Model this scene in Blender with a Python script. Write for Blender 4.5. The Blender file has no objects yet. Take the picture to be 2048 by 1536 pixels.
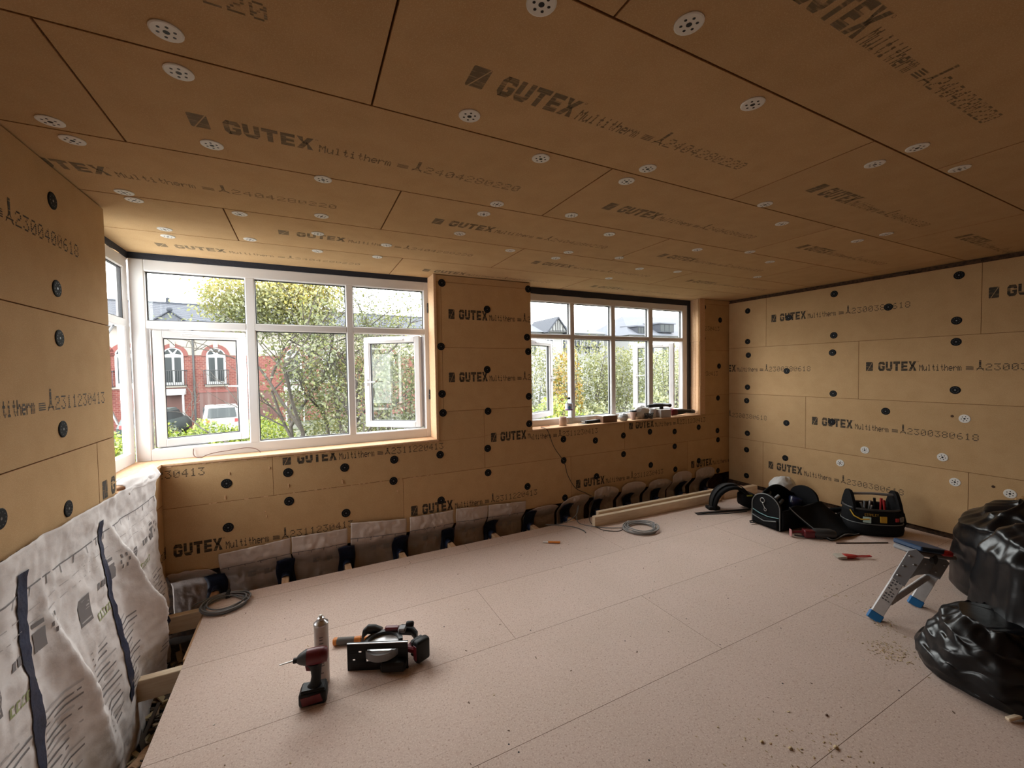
import bpy, bmesh, math, random
import numpy as np
from mathutils import Matrix, Vector, noise as mnoise

scene = bpy.context.scene
COL = scene.collection
R = math.radians

# ------------------------------------------------------------------ camera
cam_data = bpy.data.cameras.new('camera')
cam = bpy.data.objects.new('camera', cam_data)
COL.objects.link(cam)
cam_data.sensor_width = 36.0
cam_data.lens = 36.0 * 826.8 / 2048.0
cam_data.clip_start = 0.02
cam_data.clip_end = 400
_right = Vector((0.8932, -0.4493, -0.0161))
_fwd = Vector((0.4487, 0.8931, -0.0333))
_right.normalize(); _fwd.normalize()
_up = _right.cross(_fwd); _up.normalize(); _right = _fwd.cross(_up)
m = Matrix((_right, _up, -_fwd)).transposed().to_4x4()
m.translation = Vector((0, 0, 1.51))
cam.matrix_world = m
scene.camera = cam

# ------------------------------------------------------------------ sky, daylight, exposure
world = bpy.data.worlds.new('overcast_sky')
scene.world = world
world.use_nodes = True
_bg = world.node_tree.nodes['Background']
_bg.inputs[0].default_value = (1.0, 1.0, 1.0, 1)
_bg.inputs[1].default_value = 11.0

def portal(name, loc, rot, sx, sy):
    l = bpy.data.lights.new(name, 'AREA')
    l.shape = 'RECTANGLE'; l.size = sx; l.size_y = sy
    l.cycles.is_portal = True
    o = bpy.data.objects.new(name, l); COL.objects.link(o)
    o.location = loc; o.rotation_euler = rot
portal('daylight_portal', (-0.02, 3.90, 1.62), (R(-90), 0, 0), 2.1, 1.45)
portal('daylight_portal', (3.2, 3.90, 1.62), (R(-90), 0, 0), 2.45, 1.45)
portal('daylight_portal', (-1.20, 3.28, 1.62), (0, R(-90), 0), 1.45, 0.9)

scene.view_settings.view_transform = 'Standard'
scene.view_settings.look = 'None'
scene.view_settings.gamma = 1.0
scene.view_settings.use_curve_mapping = False
scene.view_settings.exposure = 0.05
scene.cycles.max_bounces = 14
scene.cycles.diffuse_bounces = 8
scene.cycles.transparent_max_bounces = 16
scene.cycles.caustics_reflective = False
scene.cycles.caustics_refractive = False
scene.cycles.sample_clamp_indirect = 6.0

# ------------------------------------------------------------------ key dimensions of the room (metres)
YB, YW, XR, XL, ZC = 3.557, 3.74, 4.96, -0.884, 2.365
XW = -1.065          # inner face of the return window round the corner
YNEAR = -1.9         # wall behind the photographer
YLE = 2.82           # where the left wall stops and the corner window begins

# ------------------------------------------------------------------ materials
MATS = {}
def lin(c):
    return tuple(((v/255.0)/12.92 if v/255.0 <= 0.04045 else ((v/255.0+0.055)/1.055)**2.4) for v in c)

def mat(name, col, rough=0.6, metal=0.0, noise=None, spots=None, bump=None, spec=0.5, coat=0.0,
        trans=0.0, sheen=0.0, stretch=None, rand=0.0, subsurf=0.0):
    """noise=(scale, other colour, low, high) ; spots=(scale, colour, threshold) ; bump=(scale, strength)"""
    if name in MATS: return MATS[name]
    mt = bpy.data.materials.new(name); mt.use_nodes = True
    nt = mt.node_tree; b = nt.nodes['Principled BSDF']
    N = lambda t: nt.nodes.new(t)
    L = nt.links.new
    tc = N('ShaderNodeTexCoord')
    vec = tc.outputs['Object']
    if stretch:
        mp = N('ShaderNodeMapping'); mp.inputs['Scale'].default_value = stretch
        L(vec, mp.inputs['Vector']); vec = mp.outputs['Vector']
    out = None
    def rgb(c):
        n = N('ShaderNodeRGB'); n.outputs[0].default_value = (*c, 1); return n.outputs[0]
    out = rgb(col)
    def mix(fac, a, c):
        n = N('ShaderNodeMix'); n.data_type = 'RGBA'
        L(fac, n.inputs['Factor']); L(a, n.inputs['A']); L(c, n.inputs['B']); return n.outputs['Result']
    def ramp(src, lo, hi):
        n = N('ShaderNodeMapRange'); n.inputs['From Min'].default_value = lo; n.inputs['From Max'].default_value = hi
        n.clamp = True; L(src, n.inputs['Value']); return n.outputs['Result']
    if noise:
        for nz in (noise if isinstance(noise, list) else [noise]):
            n = N('ShaderNodeTexNoise'); n.inputs['Scale'].default_value = nz[0]; n.inputs['Detail'].default_value = 5
            L(vec, n.inputs['Vector'])
            out = mix(ramp(n.outputs['Fac'], nz[2], nz[3]), out, rgb(nz[1]))
    if spots:
        for sp in (spots if isinstance(spots, list) else [spots]):
            n = N('ShaderNodeTexVoronoi'); n.inputs['Scale'].default_value = sp[0]; L(vec, n.inputs['Vector'])
            out = mix(ramp(n.outputs['Distance'], sp[2], sp[2]*0.6), out, rgb(sp[1]))
    if rand:
        oi = N('ShaderNodeObjectInfo'); h = N('ShaderNodeHueSaturation')
        mr = N('ShaderNodeMapRange'); mr.inputs['To Min'].default_value = 1-rand; mr.inputs['To Max'].default_value = 1+rand
        L(oi.outputs['Random'], mr.inputs['Value']); L(mr.outputs['Result'], h.inputs['Value']); L(out, h.inputs['Color'])
        out = h.outputs['Color']
    L(out, b.inputs['Base Color'])
    b.inputs['Roughness'].default_value = rough
    b.inputs['Metallic'].default_value = metal
    b.inputs['Specular IOR Level'].default_value = spec
    if coat: b.inputs['Coat Weight'].default_value = coat
    if trans: b.inputs['Transmission Weight'].default_value = trans
    if subsurf:
        b.inputs['Subsurface Weight'].default_value = subsurf
        b.inputs['Subsurface Radius'].default_value = (0.02, 0.02, 0.02)
    if bump:
        n = N('ShaderNodeTexNoise'); n.inputs['Scale'].default_value = bump[0]; n.inputs['Detail'].default_value = 6
        L(vec, n.inputs['Vector'])
        bp = N('ShaderNodeBump'); bp.inputs['Strength'].default_value = bump[1]; bp.inputs['Distance'].default_value = bump[2] if len(bump) > 2 else 0.002
        L(n.outputs['Fac'], bp.inputs['Height']); L(bp.outputs['Normal'], b.inputs['Normal'])
    MATS[name] = mt
    return mt

def ink_mat(name, col, cover):
    """printed ink: flecked, lets the board show through"""
    if name in MATS: return MATS[name]
    mt = bpy.data.materials.new(name); mt.use_nodes = True
    nt = mt.node_tree; b = nt.nodes['Principled BSDF']
    b.inputs['Base Color'].default_value = (*col, 1); b.inputs['Roughness'].default_value = 0.8
    tc = nt.nodes.new('ShaderNodeTexCoord')
    mp = nt.nodes.new('ShaderNodeMapping'); mp.inputs['Scale'].default_value = (14, 130, 130)
    nz = nt.nodes.new('ShaderNodeTexNoise'); nz.inputs['Scale'].default_value = 1.0; nz.inputs['Detail'].default_value = 4
    mr = nt.nodes.new('ShaderNodeMapRange'); mr.inputs['From Min'].default_value = 0.34; mr.inputs['From Max'].default_value = 0.48
    mr.inputs['To Min'].default_value = cover*0.25; mr.inputs['To Max'].default_value = cover
    L = nt.links.new
    L(tc.outputs['Object'], mp.inputs['Vector']); L(mp.outputs['Vector'], nz.inputs['Vector']); L(nz.outputs['Fac'], mr.inputs['Value'])
    L(mr.outputs['Result'], b.inputs['Alpha'])
    MATS[name] = mt
    return mt

def glass_mat(name, tint=(0.96, 0.98, 0.97), refl=0.06, dirt=0.0):
    if name in MATS: return MATS[name]
    mt = bpy.data.materials.new(name); mt.use_nodes = True
    nt = mt.node_tree; nt.nodes.clear(); N = nt.nodes.new; L = nt.links.new
    out = N('ShaderNodeOutputMaterial'); t = N('ShaderNodeBsdfTransparent'); g = N('ShaderNodeBsdfGlossy')
    t.inputs[0].default_value = (*tint, 1); g.inputs['Roughness'].default_value = 0.02
    lw = N('ShaderNodeLayerWeight'); lw.inputs['Blend'].default_value = 0.5
    pw = N('ShaderNodeMath'); pw.operation = 'POWER'; pw.inputs[1].default_value = 5.0; L(lw.outputs['Facing'], pw.inputs[0])
    fr = N('ShaderNodeMath'); fr.operation = 'MULTIPLY_ADD'; fr.inputs[1].default_value = 0.35; fr.inputs[2].default_value = refl*0.5; L(pw.outputs[0], fr.inputs[0])
    mx = N('ShaderNodeMixShader'); L(fr.outputs[0], mx.inputs[0]); L(t.outputs[0], mx.inputs[1]); L(g.outputs[0], mx.inputs[2])
    last = mx.outputs[0]
    if dirt:
        tc = N('ShaderNodeTexCoord'); mp = N('ShaderNodeMapping'); mp.inputs['Scale'].default_value = (40, 40, 1.0)
        nz = N('ShaderNodeTexNoise'); nz.inputs['Scale'].default_value = 1.0; nz.inputs['Detail'].default_value = 3
        mr = N('ShaderNodeMapRange'); mr.inputs['From Min'].default_value = 0.52; mr.inputs['From Max'].default_value = 0.72
        mr.inputs['To Max'].default_value = dirt
        L(tc.outputs['Object'], mp.inputs[0]); L(mp.outputs[0], nz.inputs['Vector']); L(nz.outputs['Fac'], mr.inputs['Value'])
        d = N('ShaderNodeBsdfTranslucent'); d.inputs[0].default_value = (0.75, 0.82, 0.8, 1)
        m2 = N('ShaderNodeMixShader'); L(mr.outputs[0], m2.inputs[0]); L(last, m2.inputs[1]); L(d.outputs[0], m2.inputs[2]); last = m2.outputs[0]
    L(last, out.inputs[0])
    MATS[name] = mt
    return mt

def leaf_mat(name, cols, trans=0.35):
    """leaf colour varies from leaf to leaf (per-face attribute)"""
    if name in MATS: return MATS[name]
    mt = bpy.data.materials.new(name); mt.use_nodes = True
    nt = mt.node_tree; nt.nodes.clear(); N = nt.nodes.new; L = nt.links.new
    out = N('ShaderNodeOutputMaterial')
    at = N('ShaderNodeAttribute'); at.attribute_name = 'leaf_tone'
    cr = N('ShaderNodeValToRGB'); e = cr.color_ramp.elements
    e[0].color = (*cols[0], 1); e[1].color = (*cols[-1], 1)
    for i, c in enumerate(cols[1:-1]):
        n = e.new((i+1)/(len(cols)-1)); n.color = (*c, 1)
    L(at.outputs['Fac'], cr.inputs[0])
    d = N('ShaderNodeBsdfDiffuse'); t = N('ShaderNodeBsdfTranslucent'); g = N('ShaderNodeBsdfGlossy'); g.inputs['Roughness'].default_value = 0.45
    L(cr.outputs[0], d.inputs[0]); L(cr.outputs[0], t.inputs[0])
    m1 = N('ShaderNodeMixShader'); m1.inputs[0].default_value = trans; L(d.outputs[0], m1.inputs[1]); L(t.outputs[0], m1.inputs[2])
    m2 = N('ShaderNodeMixShader'); m2.inputs[0].default_value = 0.06; L(m1.outputs[0], m2.inputs[1]); L(g.outputs[0], m2.inputs[2])
    L(m2.outputs[0], out.inputs[0])
    MATS[name] = mt
    return mt

# ------------------------------------------------------------------ mesh builder
class MB:
    def __init__(self):
        self.v = []; self.f = []; self.m = []; self.s = []
    def add(self, verts, faces, mi=0, smooth=False, M=None):
        o = len(self.v)
        if M is not None: verts = [M @ Vector(p) for p in verts]
        self.v += [tuple(p) for p in verts]
        for fc in faces:
            self.f.append(tuple(i+o for i in fc)); self.m.append(mi); self.s.append(smooth)
        return self
    def box(self, a, b, mi=0, M=None):
        x0, y0, z0 = a; x1, y1, z1 = b
        vs = [(x0,y0,z0),(x1,y0,z0),(x1,y1,z0),(x0,y1,z0),(x0,y0,z1),(x1,y0,z1),(x1,y1,z1),(x0,y1,z1)]
        fs = [(0,3,2,1),(4,5,6,7),(0,1,5,4),(1,2,6,5),(2,3,7,6),(3,0,4,7)]
        return self.add(vs, fs, mi, False, M)
    def cbox(self, a, b, c=0.004, mi=0, M=None, smooth=False):
        """box with chamfered edges"""
        lo = Vector(a); hi = Vector(b); c = min(c, 0.49*min(hi[i]-lo[i] for i in range(3)))
        bm = bmesh.new(); bmesh.ops.create_cube(bm, size=1.0)
        for v in bm.verts:
            v.co = Vector([(lo[i]+hi[i])/2 + v.co[i]*(hi[i]-lo[i]) for i in range(3)])
        bmesh.ops.bevel(bm, geom=list(bm.edges), offset=c, segments=2 if smooth else 1, profile=0.5, affect='EDGES')
        bm.verts.index_update()
        self.add([v.co.copy() for v in bm.verts], [[v.index for v in f.verts] for f in bm.faces], mi, smooth, M)
        bm.free(); return self
    def prism(self, poly, h0, h1, axis='z', mi=0, M=None, smooth=False):
        """polygon extruded; axis z: (x,y); axis y: (x,z); axis x: (y,z)"""
        def P(p, h):
            if axis == 'z': return (p[0], p[1], h)
            if axis == 'y': return (p[0], h, p[1])
            return (h, p[0], p[1])
        n = len(poly)
        vs = [P(p, h0) for p in poly] + [P(p, h1) for p in poly]
        fs = [tuple(range(n)), tuple(range(2*n-1, n-1, -1))] + [(i, i+n, (i+1) % n + n, (i+1) % n) for i in range(n)]
        self.add(vs, fs[:2], mi, False, M)
        return self.add(vs, fs[2:], mi, smooth, M)
    def tube(self, pts, rad, n=8, mi=0, M=None, closed=False, caps=True, smooth=True):
        pts = [Vector(p) for p in pts]; k = len(pts)
        rads = rad if isinstance(rad, (list, tuple)) else [rad]*k
        T = []
        for i in range(k):
            a = pts[(i-1) % k] if (closed or i > 0) else pts[i]
            b = pts[(i+1) % k] if (closed or i < k-1) else pts[i]
            t = (b-a); t = t.normalized() if t.length > 1e-9 else Vector((0,0,1)); T.append(t)
        u = T[0].orthogonal().normalized(); vs = []
        for i in range(k):
            u = (u - T[i]*u.dot(T[i]))
            u = u.normalized() if u.length > 1e-6 else T[i].orthogonal().normalized()
            w = T[i].cross(u)
            for j in range(n):
                a = 2*math.pi*j/n
                vs.append(pts[i] + (u*math.cos(a)+w*math.sin(a))*rads[i])
        fs = []
        for i in range(k if closed else k-1):
            i2 = (i+1) % k
            for j in range(n):
                j2 = (j+1) % n
                fs.append((i*n+j, i*n+j2, i2*n+j2, i2*n+j))
        self.add(vs, fs, mi, smooth, M)
        if caps and not closed:
            self.add(vs[:n], [tuple(range(n-1, -1, -1))], mi, False, M)
            self.add(vs[-n:], [tuple(range(n))], mi, False, M)
        return self
    def lathe(self, prof, n=24, mi=0, M=None, smooth=True, cap0=True, cap1=True, axis='z'):
        vs = []
        def P(r, a, h):
            x, y = r*math.cos(a), r*math.sin(a)
            return (x, y, h) if axis == 'z' else ((x, h, y) if axis == 'y' else (h, x, y))
        for r, z in prof:
            for j in range(n): vs.append(P(r, 2*math.pi*j/n, z))
        fs = []
        for i in range(len(prof)-1):
            for j in range(n):
                j2 = (j+1) % n
                fs.append((i*n+j, i*n+j2, (i+1)*n+j2, (i+1)*n+j))
        self.add(vs, fs, mi, smooth, M)
        if cap0: self.add(vs[:n], [tuple(range(n-1, -1, -1))], mi, False, M)
        if cap1: self.add(vs[-n:], [tuple(range(n))], mi, False, M)
        return self
    def loft(self, rings, mi=0, M=None, smooth=True, cap=True, closed=True):
        n = len(rings[0]); vs = [p for r in rings for p in r]; fs = []
        for i in range(len(rings)-1):
            for j in range(n if closed else n-1):
                j2 = (j+1) % n
                fs.append((i*n+j, i*n+j2, (i+1)*n+j2, (i+1)*n+j))
        self.add(vs, fs, mi, smooth, M)
        if cap and closed:
            self.add(rings[0], [tuple(range(n-1, -1, -1))], mi, smooth, M)
            self.add(rings[-1], [tuple(range(n))], mi, smooth, M)
        return self
    def ell(self, c, r, n=16, k=10, mi=0, M=None, fn=None):
        """ellipsoid, optional fn(unit direction)->radius factor"""
        rings = []
        for i in range(k+1):
            t = math.pi*(i/k); t = max(0.02, min(math.pi-0.02, t))
            ring = []
            for j in range(n):
                a = 2*math.pi*j/n
                d = Vector((math.sin(t)*math.cos(a), math.sin(t)*math.sin(a), -math.cos(t)))
                q = fn(d) if fn else 1.0
                ring.append((c[0]+d.x*r[0]*q, c[1]+d.y*r[1]*q, c[2]+d.z*r[2]*q))
            rings.append(ring)
        return self.loft(rings, mi, M)
    def grid(self, fn, nu, nv, mi=0, M=None, smooth=True):
        """surface fn(u,v), u,v in 0..1"""
        vs = [fn(i/nu, j/nv) for j in range(nv+1) for i in range(nu+1)]
        fs = [(j*(nu+1)+i, j*(nu+1)+i+1, (j+1)*(nu+1)+i+1, (j+1)*(nu+1)+i) for j in range(nv) for i in range(nu)]
        return self.add(vs, fs, mi, smooth, M)
    def build(self, name, mats, parent=None, loc=None, rot=None):
        me = bpy.data.meshes.new(name)
        me.from_pydata(self.v, [], self.f)
        if not isinstance(mats, (list, tuple)): mats = [mats]
        for mm in mats: me.materials.append(mm)
        me.polygons.foreach_set('material_index', self.m)
        me.polygons.foreach_set('use_smooth', self.s)
        me.update()
        return link(name, me, parent, loc, rot)

def link(name, me, parent=None, loc=None, rot=None):
    o = bpy.data.objects.new(name, me); COL.objects.link(o)
    if parent is not None: o.parent = parent
    if loc is not None: o.location = loc
    if rot is not None: o.rotation_euler = rot
    return o

def solidify(o, th, off=0.0):
    md = o.modifiers.new('thickness', 'SOLIDIFY'); md.thickness = th; md.offset = off
    return o

def tag(o, label, cat, group=None, kind=None):
    o['label'] = label; o['category'] = cat
    if group: o['group'] = group
    if kind: o['kind'] = kind
    return o

def structure(o, label=None):
    o['kind'] = 'structure'
    if label: o['label'] = label
    return o

def thing(name, label, cat, loc=(0, 0, 0), rz=0.0, group=None):
    o = bpy.data.objects.new(name, None); COL.objects.link(o)
    o.empty_display_size = 0.05
    o.location = loc; o.rotation_euler = (0, 0, rz)
    return tag(o, label, cat, group)

def axes(o, x, y, z):
    """matrix from origin and three axis vectors"""
    M = Matrix((Vector(x), Vector(y), Vector(z))).transposed().to_4x4(); M.translation = Vector(o); return M

def smooth_path(pts, n=8):
    """Catmull-Rom through points"""
    P = [Vector(p) for p in pts]; out = []
    for i in range(len(P)-1):
        p0 = P[max(i-1, 0)]; p1 = P[i]; p2 = P[i+1]; p3 = P[min(i+2, len(P)-1)]
        for k in range(n):
            t = k/n
            out.append(0.5*((2*p1)+(p2-p0)*t+(2*p0-5*p1+4*p2-p3)*t*t+(3*p1-p0-3*p2+p3)*t**3))
    out.append(P[-1]); return out
# ------------------------------------------------------------------ palette
FIB = (0.51, 0.335, 0.172)
M_board = mat('wood_fibre_board', FIB, 0.9, noise=[(9, (0.465, 0.30, 0.148), 0.35, 0.7), (320, (0.60, 0.42, 0.245), 0.5, 0.75)],
              bump=(420, 0.25, 0.001), spec=0.15, rand=0.05)
M_boardedge = mat('wood_fibre_core', (0.40, 0.22, 0.105), 0.95, noise=(160, (0.28, 0.14, 0.06), 0.4, 0.65), bump=(260, 0.6, 0.003), spec=0.1)
M_reveal = mat('reveal_board', (0.64, 0.42, 0.26), 0.85, noise=(60, (0.58, 0.36, 0.2), 0.4, 0.7), bump=(200, 0.25, 0.001), spec=0.2)
M_chip = mat('chipboard', (0.60, 0.465, 0.40), 0.7,
             noise=[(3.0, (0.56, 0.435, 0.365), 0.35, 0.7), (170, (0.70, 0.58, 0.51), 0.50, 0.68), (110, (0.36, 0.24, 0.19), 0.56, 0.72), (45, (0.53, 0.39, 0.33), 0.55, 0.75)],
             bump=(300, 0.2, 0.0008), spec=0.3, rand=0.03)
M_chipedge = mat('chipboard_edge', (0.36, 0.25, 0.16), 0.8, noise=(180, (0.30, 0.19, 0.11), 0.45, 0.65))
M_ink = ink_mat('print_ink_dark', (0.045, 0.035, 0.025), 0.9)
M_inkc = ink_mat('print_ink_faded', (0.11, 0.10, 0.075), 0.55)
M_inks = ink_mat('print_ink_thin', (0.055, 0.04, 0.03), 0.92)
M_black = mat('black_plastic', (0.007, 0.007, 0.008), 0.5, spec=0.3)
M_blackm = mat('black_matt', (0.014, 0.014, 0.015), 0.75, bump=(300, 0.3, 0.001))
M_fab = mat('black_fabric', (0.006, 0.006, 0.007), 0.85, noise=(120, (0.013, 0.013, 0.015), 0.5, 0.8), bump=(500, 0.5, 0.001), spec=0.2)
M_darkgrey = mat('dark_grey_plastic', (0.035, 0.035, 0.037), 0.5)
M_grey = mat('grey_plastic', (0.22, 0.22, 0.23), 0.5)
M_red = mat('tool_red', (0.12, 0.007, 0.013), 0.4, noise=(30, (0.08, 0.006, 0.010), 0.5, 0.8))
M_redb = mat('bright_red', (0.45, 0.03, 0.03), 0.4)
M_white = mat('white_pvc', (0.68, 0.665, 0.665), 0.35, spec=0.5)
M_whitep = mat('white_plastic', (0.72, 0.70, 0.66), 0.5)
M_gasket = mat('rubber_gasket', (0.02, 0.02, 0.024), 0.6)
M_steel = mat('steel', (0.55, 0.55, 0.56), 0.3, metal=1.0)
M_alu = mat('aluminium', (0.66, 0.66, 0.67), 0.38, metal=0.25, noise=(25, (0.56, 0.56, 0.57), 0.4, 0.7))
M_alud = mat('dull_grey_metal', (0.27, 0.28, 0.30), 0.5, metal=0.1)
M_blue = mat('blue_plastic', (0.02, 0.16, 0.40), 0.45)
M_blued = mat('dark_blue_plastic', (0.012, 0.05, 0.13), 0.5)
M_discb = mat('disc_black', (0.009, 0.009, 0.010), 0.75, spec=0.15)
M_navy = mat('navy_tape', (0.012, 0.017, 0.045), 0.55, noise=(14, (0.02, 0.035, 0.09), 0.4, 0.75), bump=(60, 0.6, 0.004))
M_ntape = mat('blue_black_tape', (0.010, 0.013, 0.024), 0.6, bump=(70, 0.6, 0.004))
M_memb = mat('membrane_fleece', (0.74, 0.70, 0.695), 0.8, noise=(5, (0.65, 0.61, 0.605), 0.4, 0.75), bump=(35, 0.35, 0.006), spec=0.25)
M_membp = mat('membrane_print', (0.20, 0.185, 0.19), 0.8)
M_membl = mat('membrane_print_light', (0.44, 0.41, 0.41), 0.8)
M_membg = mat('membrane_print_green', (0.34, 0.38, 0.19), 0.8)
M_pine = mat('pine', (0.62, 0.43, 0.27), 0.7, noise=(6, (0.50, 0.31, 0.17), 0.4, 0.7), stretch=(2, 14, 14), bump=(60, 0.2, 0.001))
M_pinel = mat('pale_pine', (0.78, 0.65, 0.48), 0.7, noise=(5, (0.68, 0.53, 0.36), 0.4, 0.72), stretch=(2, 16, 16))
M_joist = mat('joist_timber', (0.58, 0.37, 0.22), 0.8, noise=(6, (0.46, 0.27, 0.15), 0.4, 0.7), stretch=(14, 2, 14))
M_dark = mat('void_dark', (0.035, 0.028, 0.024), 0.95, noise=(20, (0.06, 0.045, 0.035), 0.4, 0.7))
M_batten = mat('dark_batten', (0.10, 0.05, 0.025), 0.9, noise=(40, (0.045, 0.022, 0.012), 0.4, 0.65), bump=(60, 0.8, 0.006))
M_orange = mat('orange_plastic', (0.62, 0.20, 0.025), 0.45)
M_cable = mat('grey_cable', (0.16, 0.16, 0.165), 0.5)
M_cablel = mat('pale_grey_cable', (0.30, 0.30, 0.30), 0.5)
M_cabled = mat('dark_cable', (0.025, 0.018, 0.015), 0.5)
M_sack = mat('black_polythene', (0.005, 0.005, 0.006), 0.30, spec=0.36, bump=(9, 0.15, 0.02))
M_glass = glass_mat('window_glass')
M_glassd = glass_mat('window_glass_streaked', dirt=0.022)
# ------------------------------------------------------------------ fixing discs (insulation fixings)
def disc_mesh(name, r, mats, holes, hr, hd, centre):
    b = MB(); n = 20
    b.lathe([(r*1.0, 0.0), (r, 0.0025), (r*0.9, 0.004), (0.003, 0.004)], n, 0, cap0=False, smooth=False)
    b.lathe([(centre, 0.0043), (0.0005, 0.0043)], 10, 1, cap0=False, smooth=False)
    for i in range(holes):
        a = 2*math.pi*i/holes
        b.lathe([(hr, 0.0043), (0.0004, 0.0043)], 6, 1, M=Matrix.Translation((hd*math.cos(a), hd*math.sin(a), 0)), cap0=False, smooth=False)
    me = bpy.data.meshes.new(name); me.from_pydata(b.v, [], b.f)
    for mm in mats: me.materials.append(mm)
    me.polygons.foreach_set('material_index', b.m); me.update()
    return me
M_discdot = mat('disc_screw', (0.16, 0.16, 0.17), 0.4, metal=0.6)
ME_disc_black = disc_mesh('fixing_disc_black', 0.034, [M_discb, M_discdot], 10, 0.0018, 0.022, 0.005)
ME_disc_white = disc_mesh('fixing_disc_white', 0.036, [M_whitep, M_black], 6, 0.0042, 0.019, 0.0075)
def disc(me, parent, p, nrm):
    o = link('fixing_disc', me, parent)
    q = Vector((0, 0, 1)).rotation_difference(Vector(nrm))
    o.matrix_local = Matrix.Translation(p) @ q.to_matrix().to_4x4() @ Matrix.Rotation(random.random()*3, 4, 'Z')
    return o

# ------------------------------------------------------------------ printed lettering
def clip_poly(poly, u0, u1, v0, v1):
    for ax, lim, sg in ((0, u0, 1), (0, u1, -1), (1, v0, 1), (1, v1, -1)):
        out = []
        for i in range(len(poly)):
            a = poly[i]; b = poly[(i+1) % len(poly)]
            da = (a[ax]-lim)*sg; db = (b[ax]-lim)*sg
            if da >= 0: out.append(a)
            if (da < 0) != (db < 0):
                t = da/(da-db); out.append((a[0]+(b[0]-a[0])*t, a[1]+(b[1]-a[1])*t))
        poly = out
        if len(poly) < 3: return None
    return poly

FONT = {
 'M': ["10001","11011","10101","10101","10001","10001","10001"], 'u': ["00000","00000","10001","10001","10001","10011","01101"],
 'l': ["01100","00100","00100","00100","00100","00100","01110"], 't': ["00100","00100","01110","00100","00100","00101","00010"],
 'i': ["00100","00000","01100","00100","00100","00100","01110"], 'h': ["10000","10000","10110","11001","10001","10001","10001"],
 'e': ["00000","00000","01110","10001","11111","10000","01110"], 'r': ["00000","00000","10110","11001","10000","10000","10000"],
 'm': ["00000","00000","11010","10101","10101","10101","10101"],
 '0': ["01110","10001","10011","10101","11001","10001","01110"], '1': ["00100","01100","00100","00100","00100","00100","01110"],
 '2': ["01110","10001","00001","00110","01000","10000","11111"], '3': ["11111","00010","00100","00010","00001","10001","01110"],
 '4': ["00010","00110","01010","10010","11111","00010","00010"], '6': ["00110","01000","10000","11110","10001","10001","01110"],
 '8': ["01110","10001","10001","01110","10001","10001","01110"], '9': ["01110","10001","10001","01111","00001","00010","01100"],
 '5': ["11111","10000","11110","00001","00001","10001","01110"], '7': ["11111","00001","00010","00100","00100","00100","00100"],
 'S': ["01111","10000","10000","01110","00001","00001","11110"], 'T': ["11111","00100","00100","00100","00100","00100","00100"],
 'A': ["01110","10001","10001","11111","10001","10001","10001"], 'N': ["10001","11001","10101","10011","10001","10001","10001"],
 'L': ["10000","10000","10000","10000","10000","10000","11111"], 'E': ["11111","10000","10000","11110","10000","10000","11111"],
 'Y': ["10001","10001","01010","00100","00100","00100","00100"], 'I': ["01110","00100","00100","00100","00100","00100","01110"],
 'O': ["01110","10001","10001","10001","10001","10001","01110"], 'C': ["01110","10001","10000","10000","10000","10001","01110"],
 'D': ["11110","10001","10001","10001","10001","10001","11110"], 'P': ["11110","10001","10001","11110","10000","10000","10000"],
 'R': ["11110","10001","10001","11110","10100","10010","10001"], 'G': ["01110","10001","10000","10111","10001","10001","01110"],
 'H': ["10001","10001","10001","11111","10001","10001","10001"], ' ': ["00000"]*7,
}
def glyph_rects(ch, x, y, w, h, fat=1.0):
    """bitmap letter as horizontal and vertical strokes"""
    g = FONT[ch]; out = []; cw = w/5; chh = h/7
    for r in range(7):
        c = 0
        while c < 5:
            if g[r][c] == '1':
                c0 = c
                while c < 5 and g[r][c] == '1': c += 1
                yy = y+h-(r+1)*chh
                out.append([(x+c0*cw, yy+chh*(1-fat)), (x+c*cw, yy+chh*(1-fat)), (x+c*cw, yy+chh), (x+c0*cw, yy+chh)])
            else: c += 1
    return out

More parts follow.
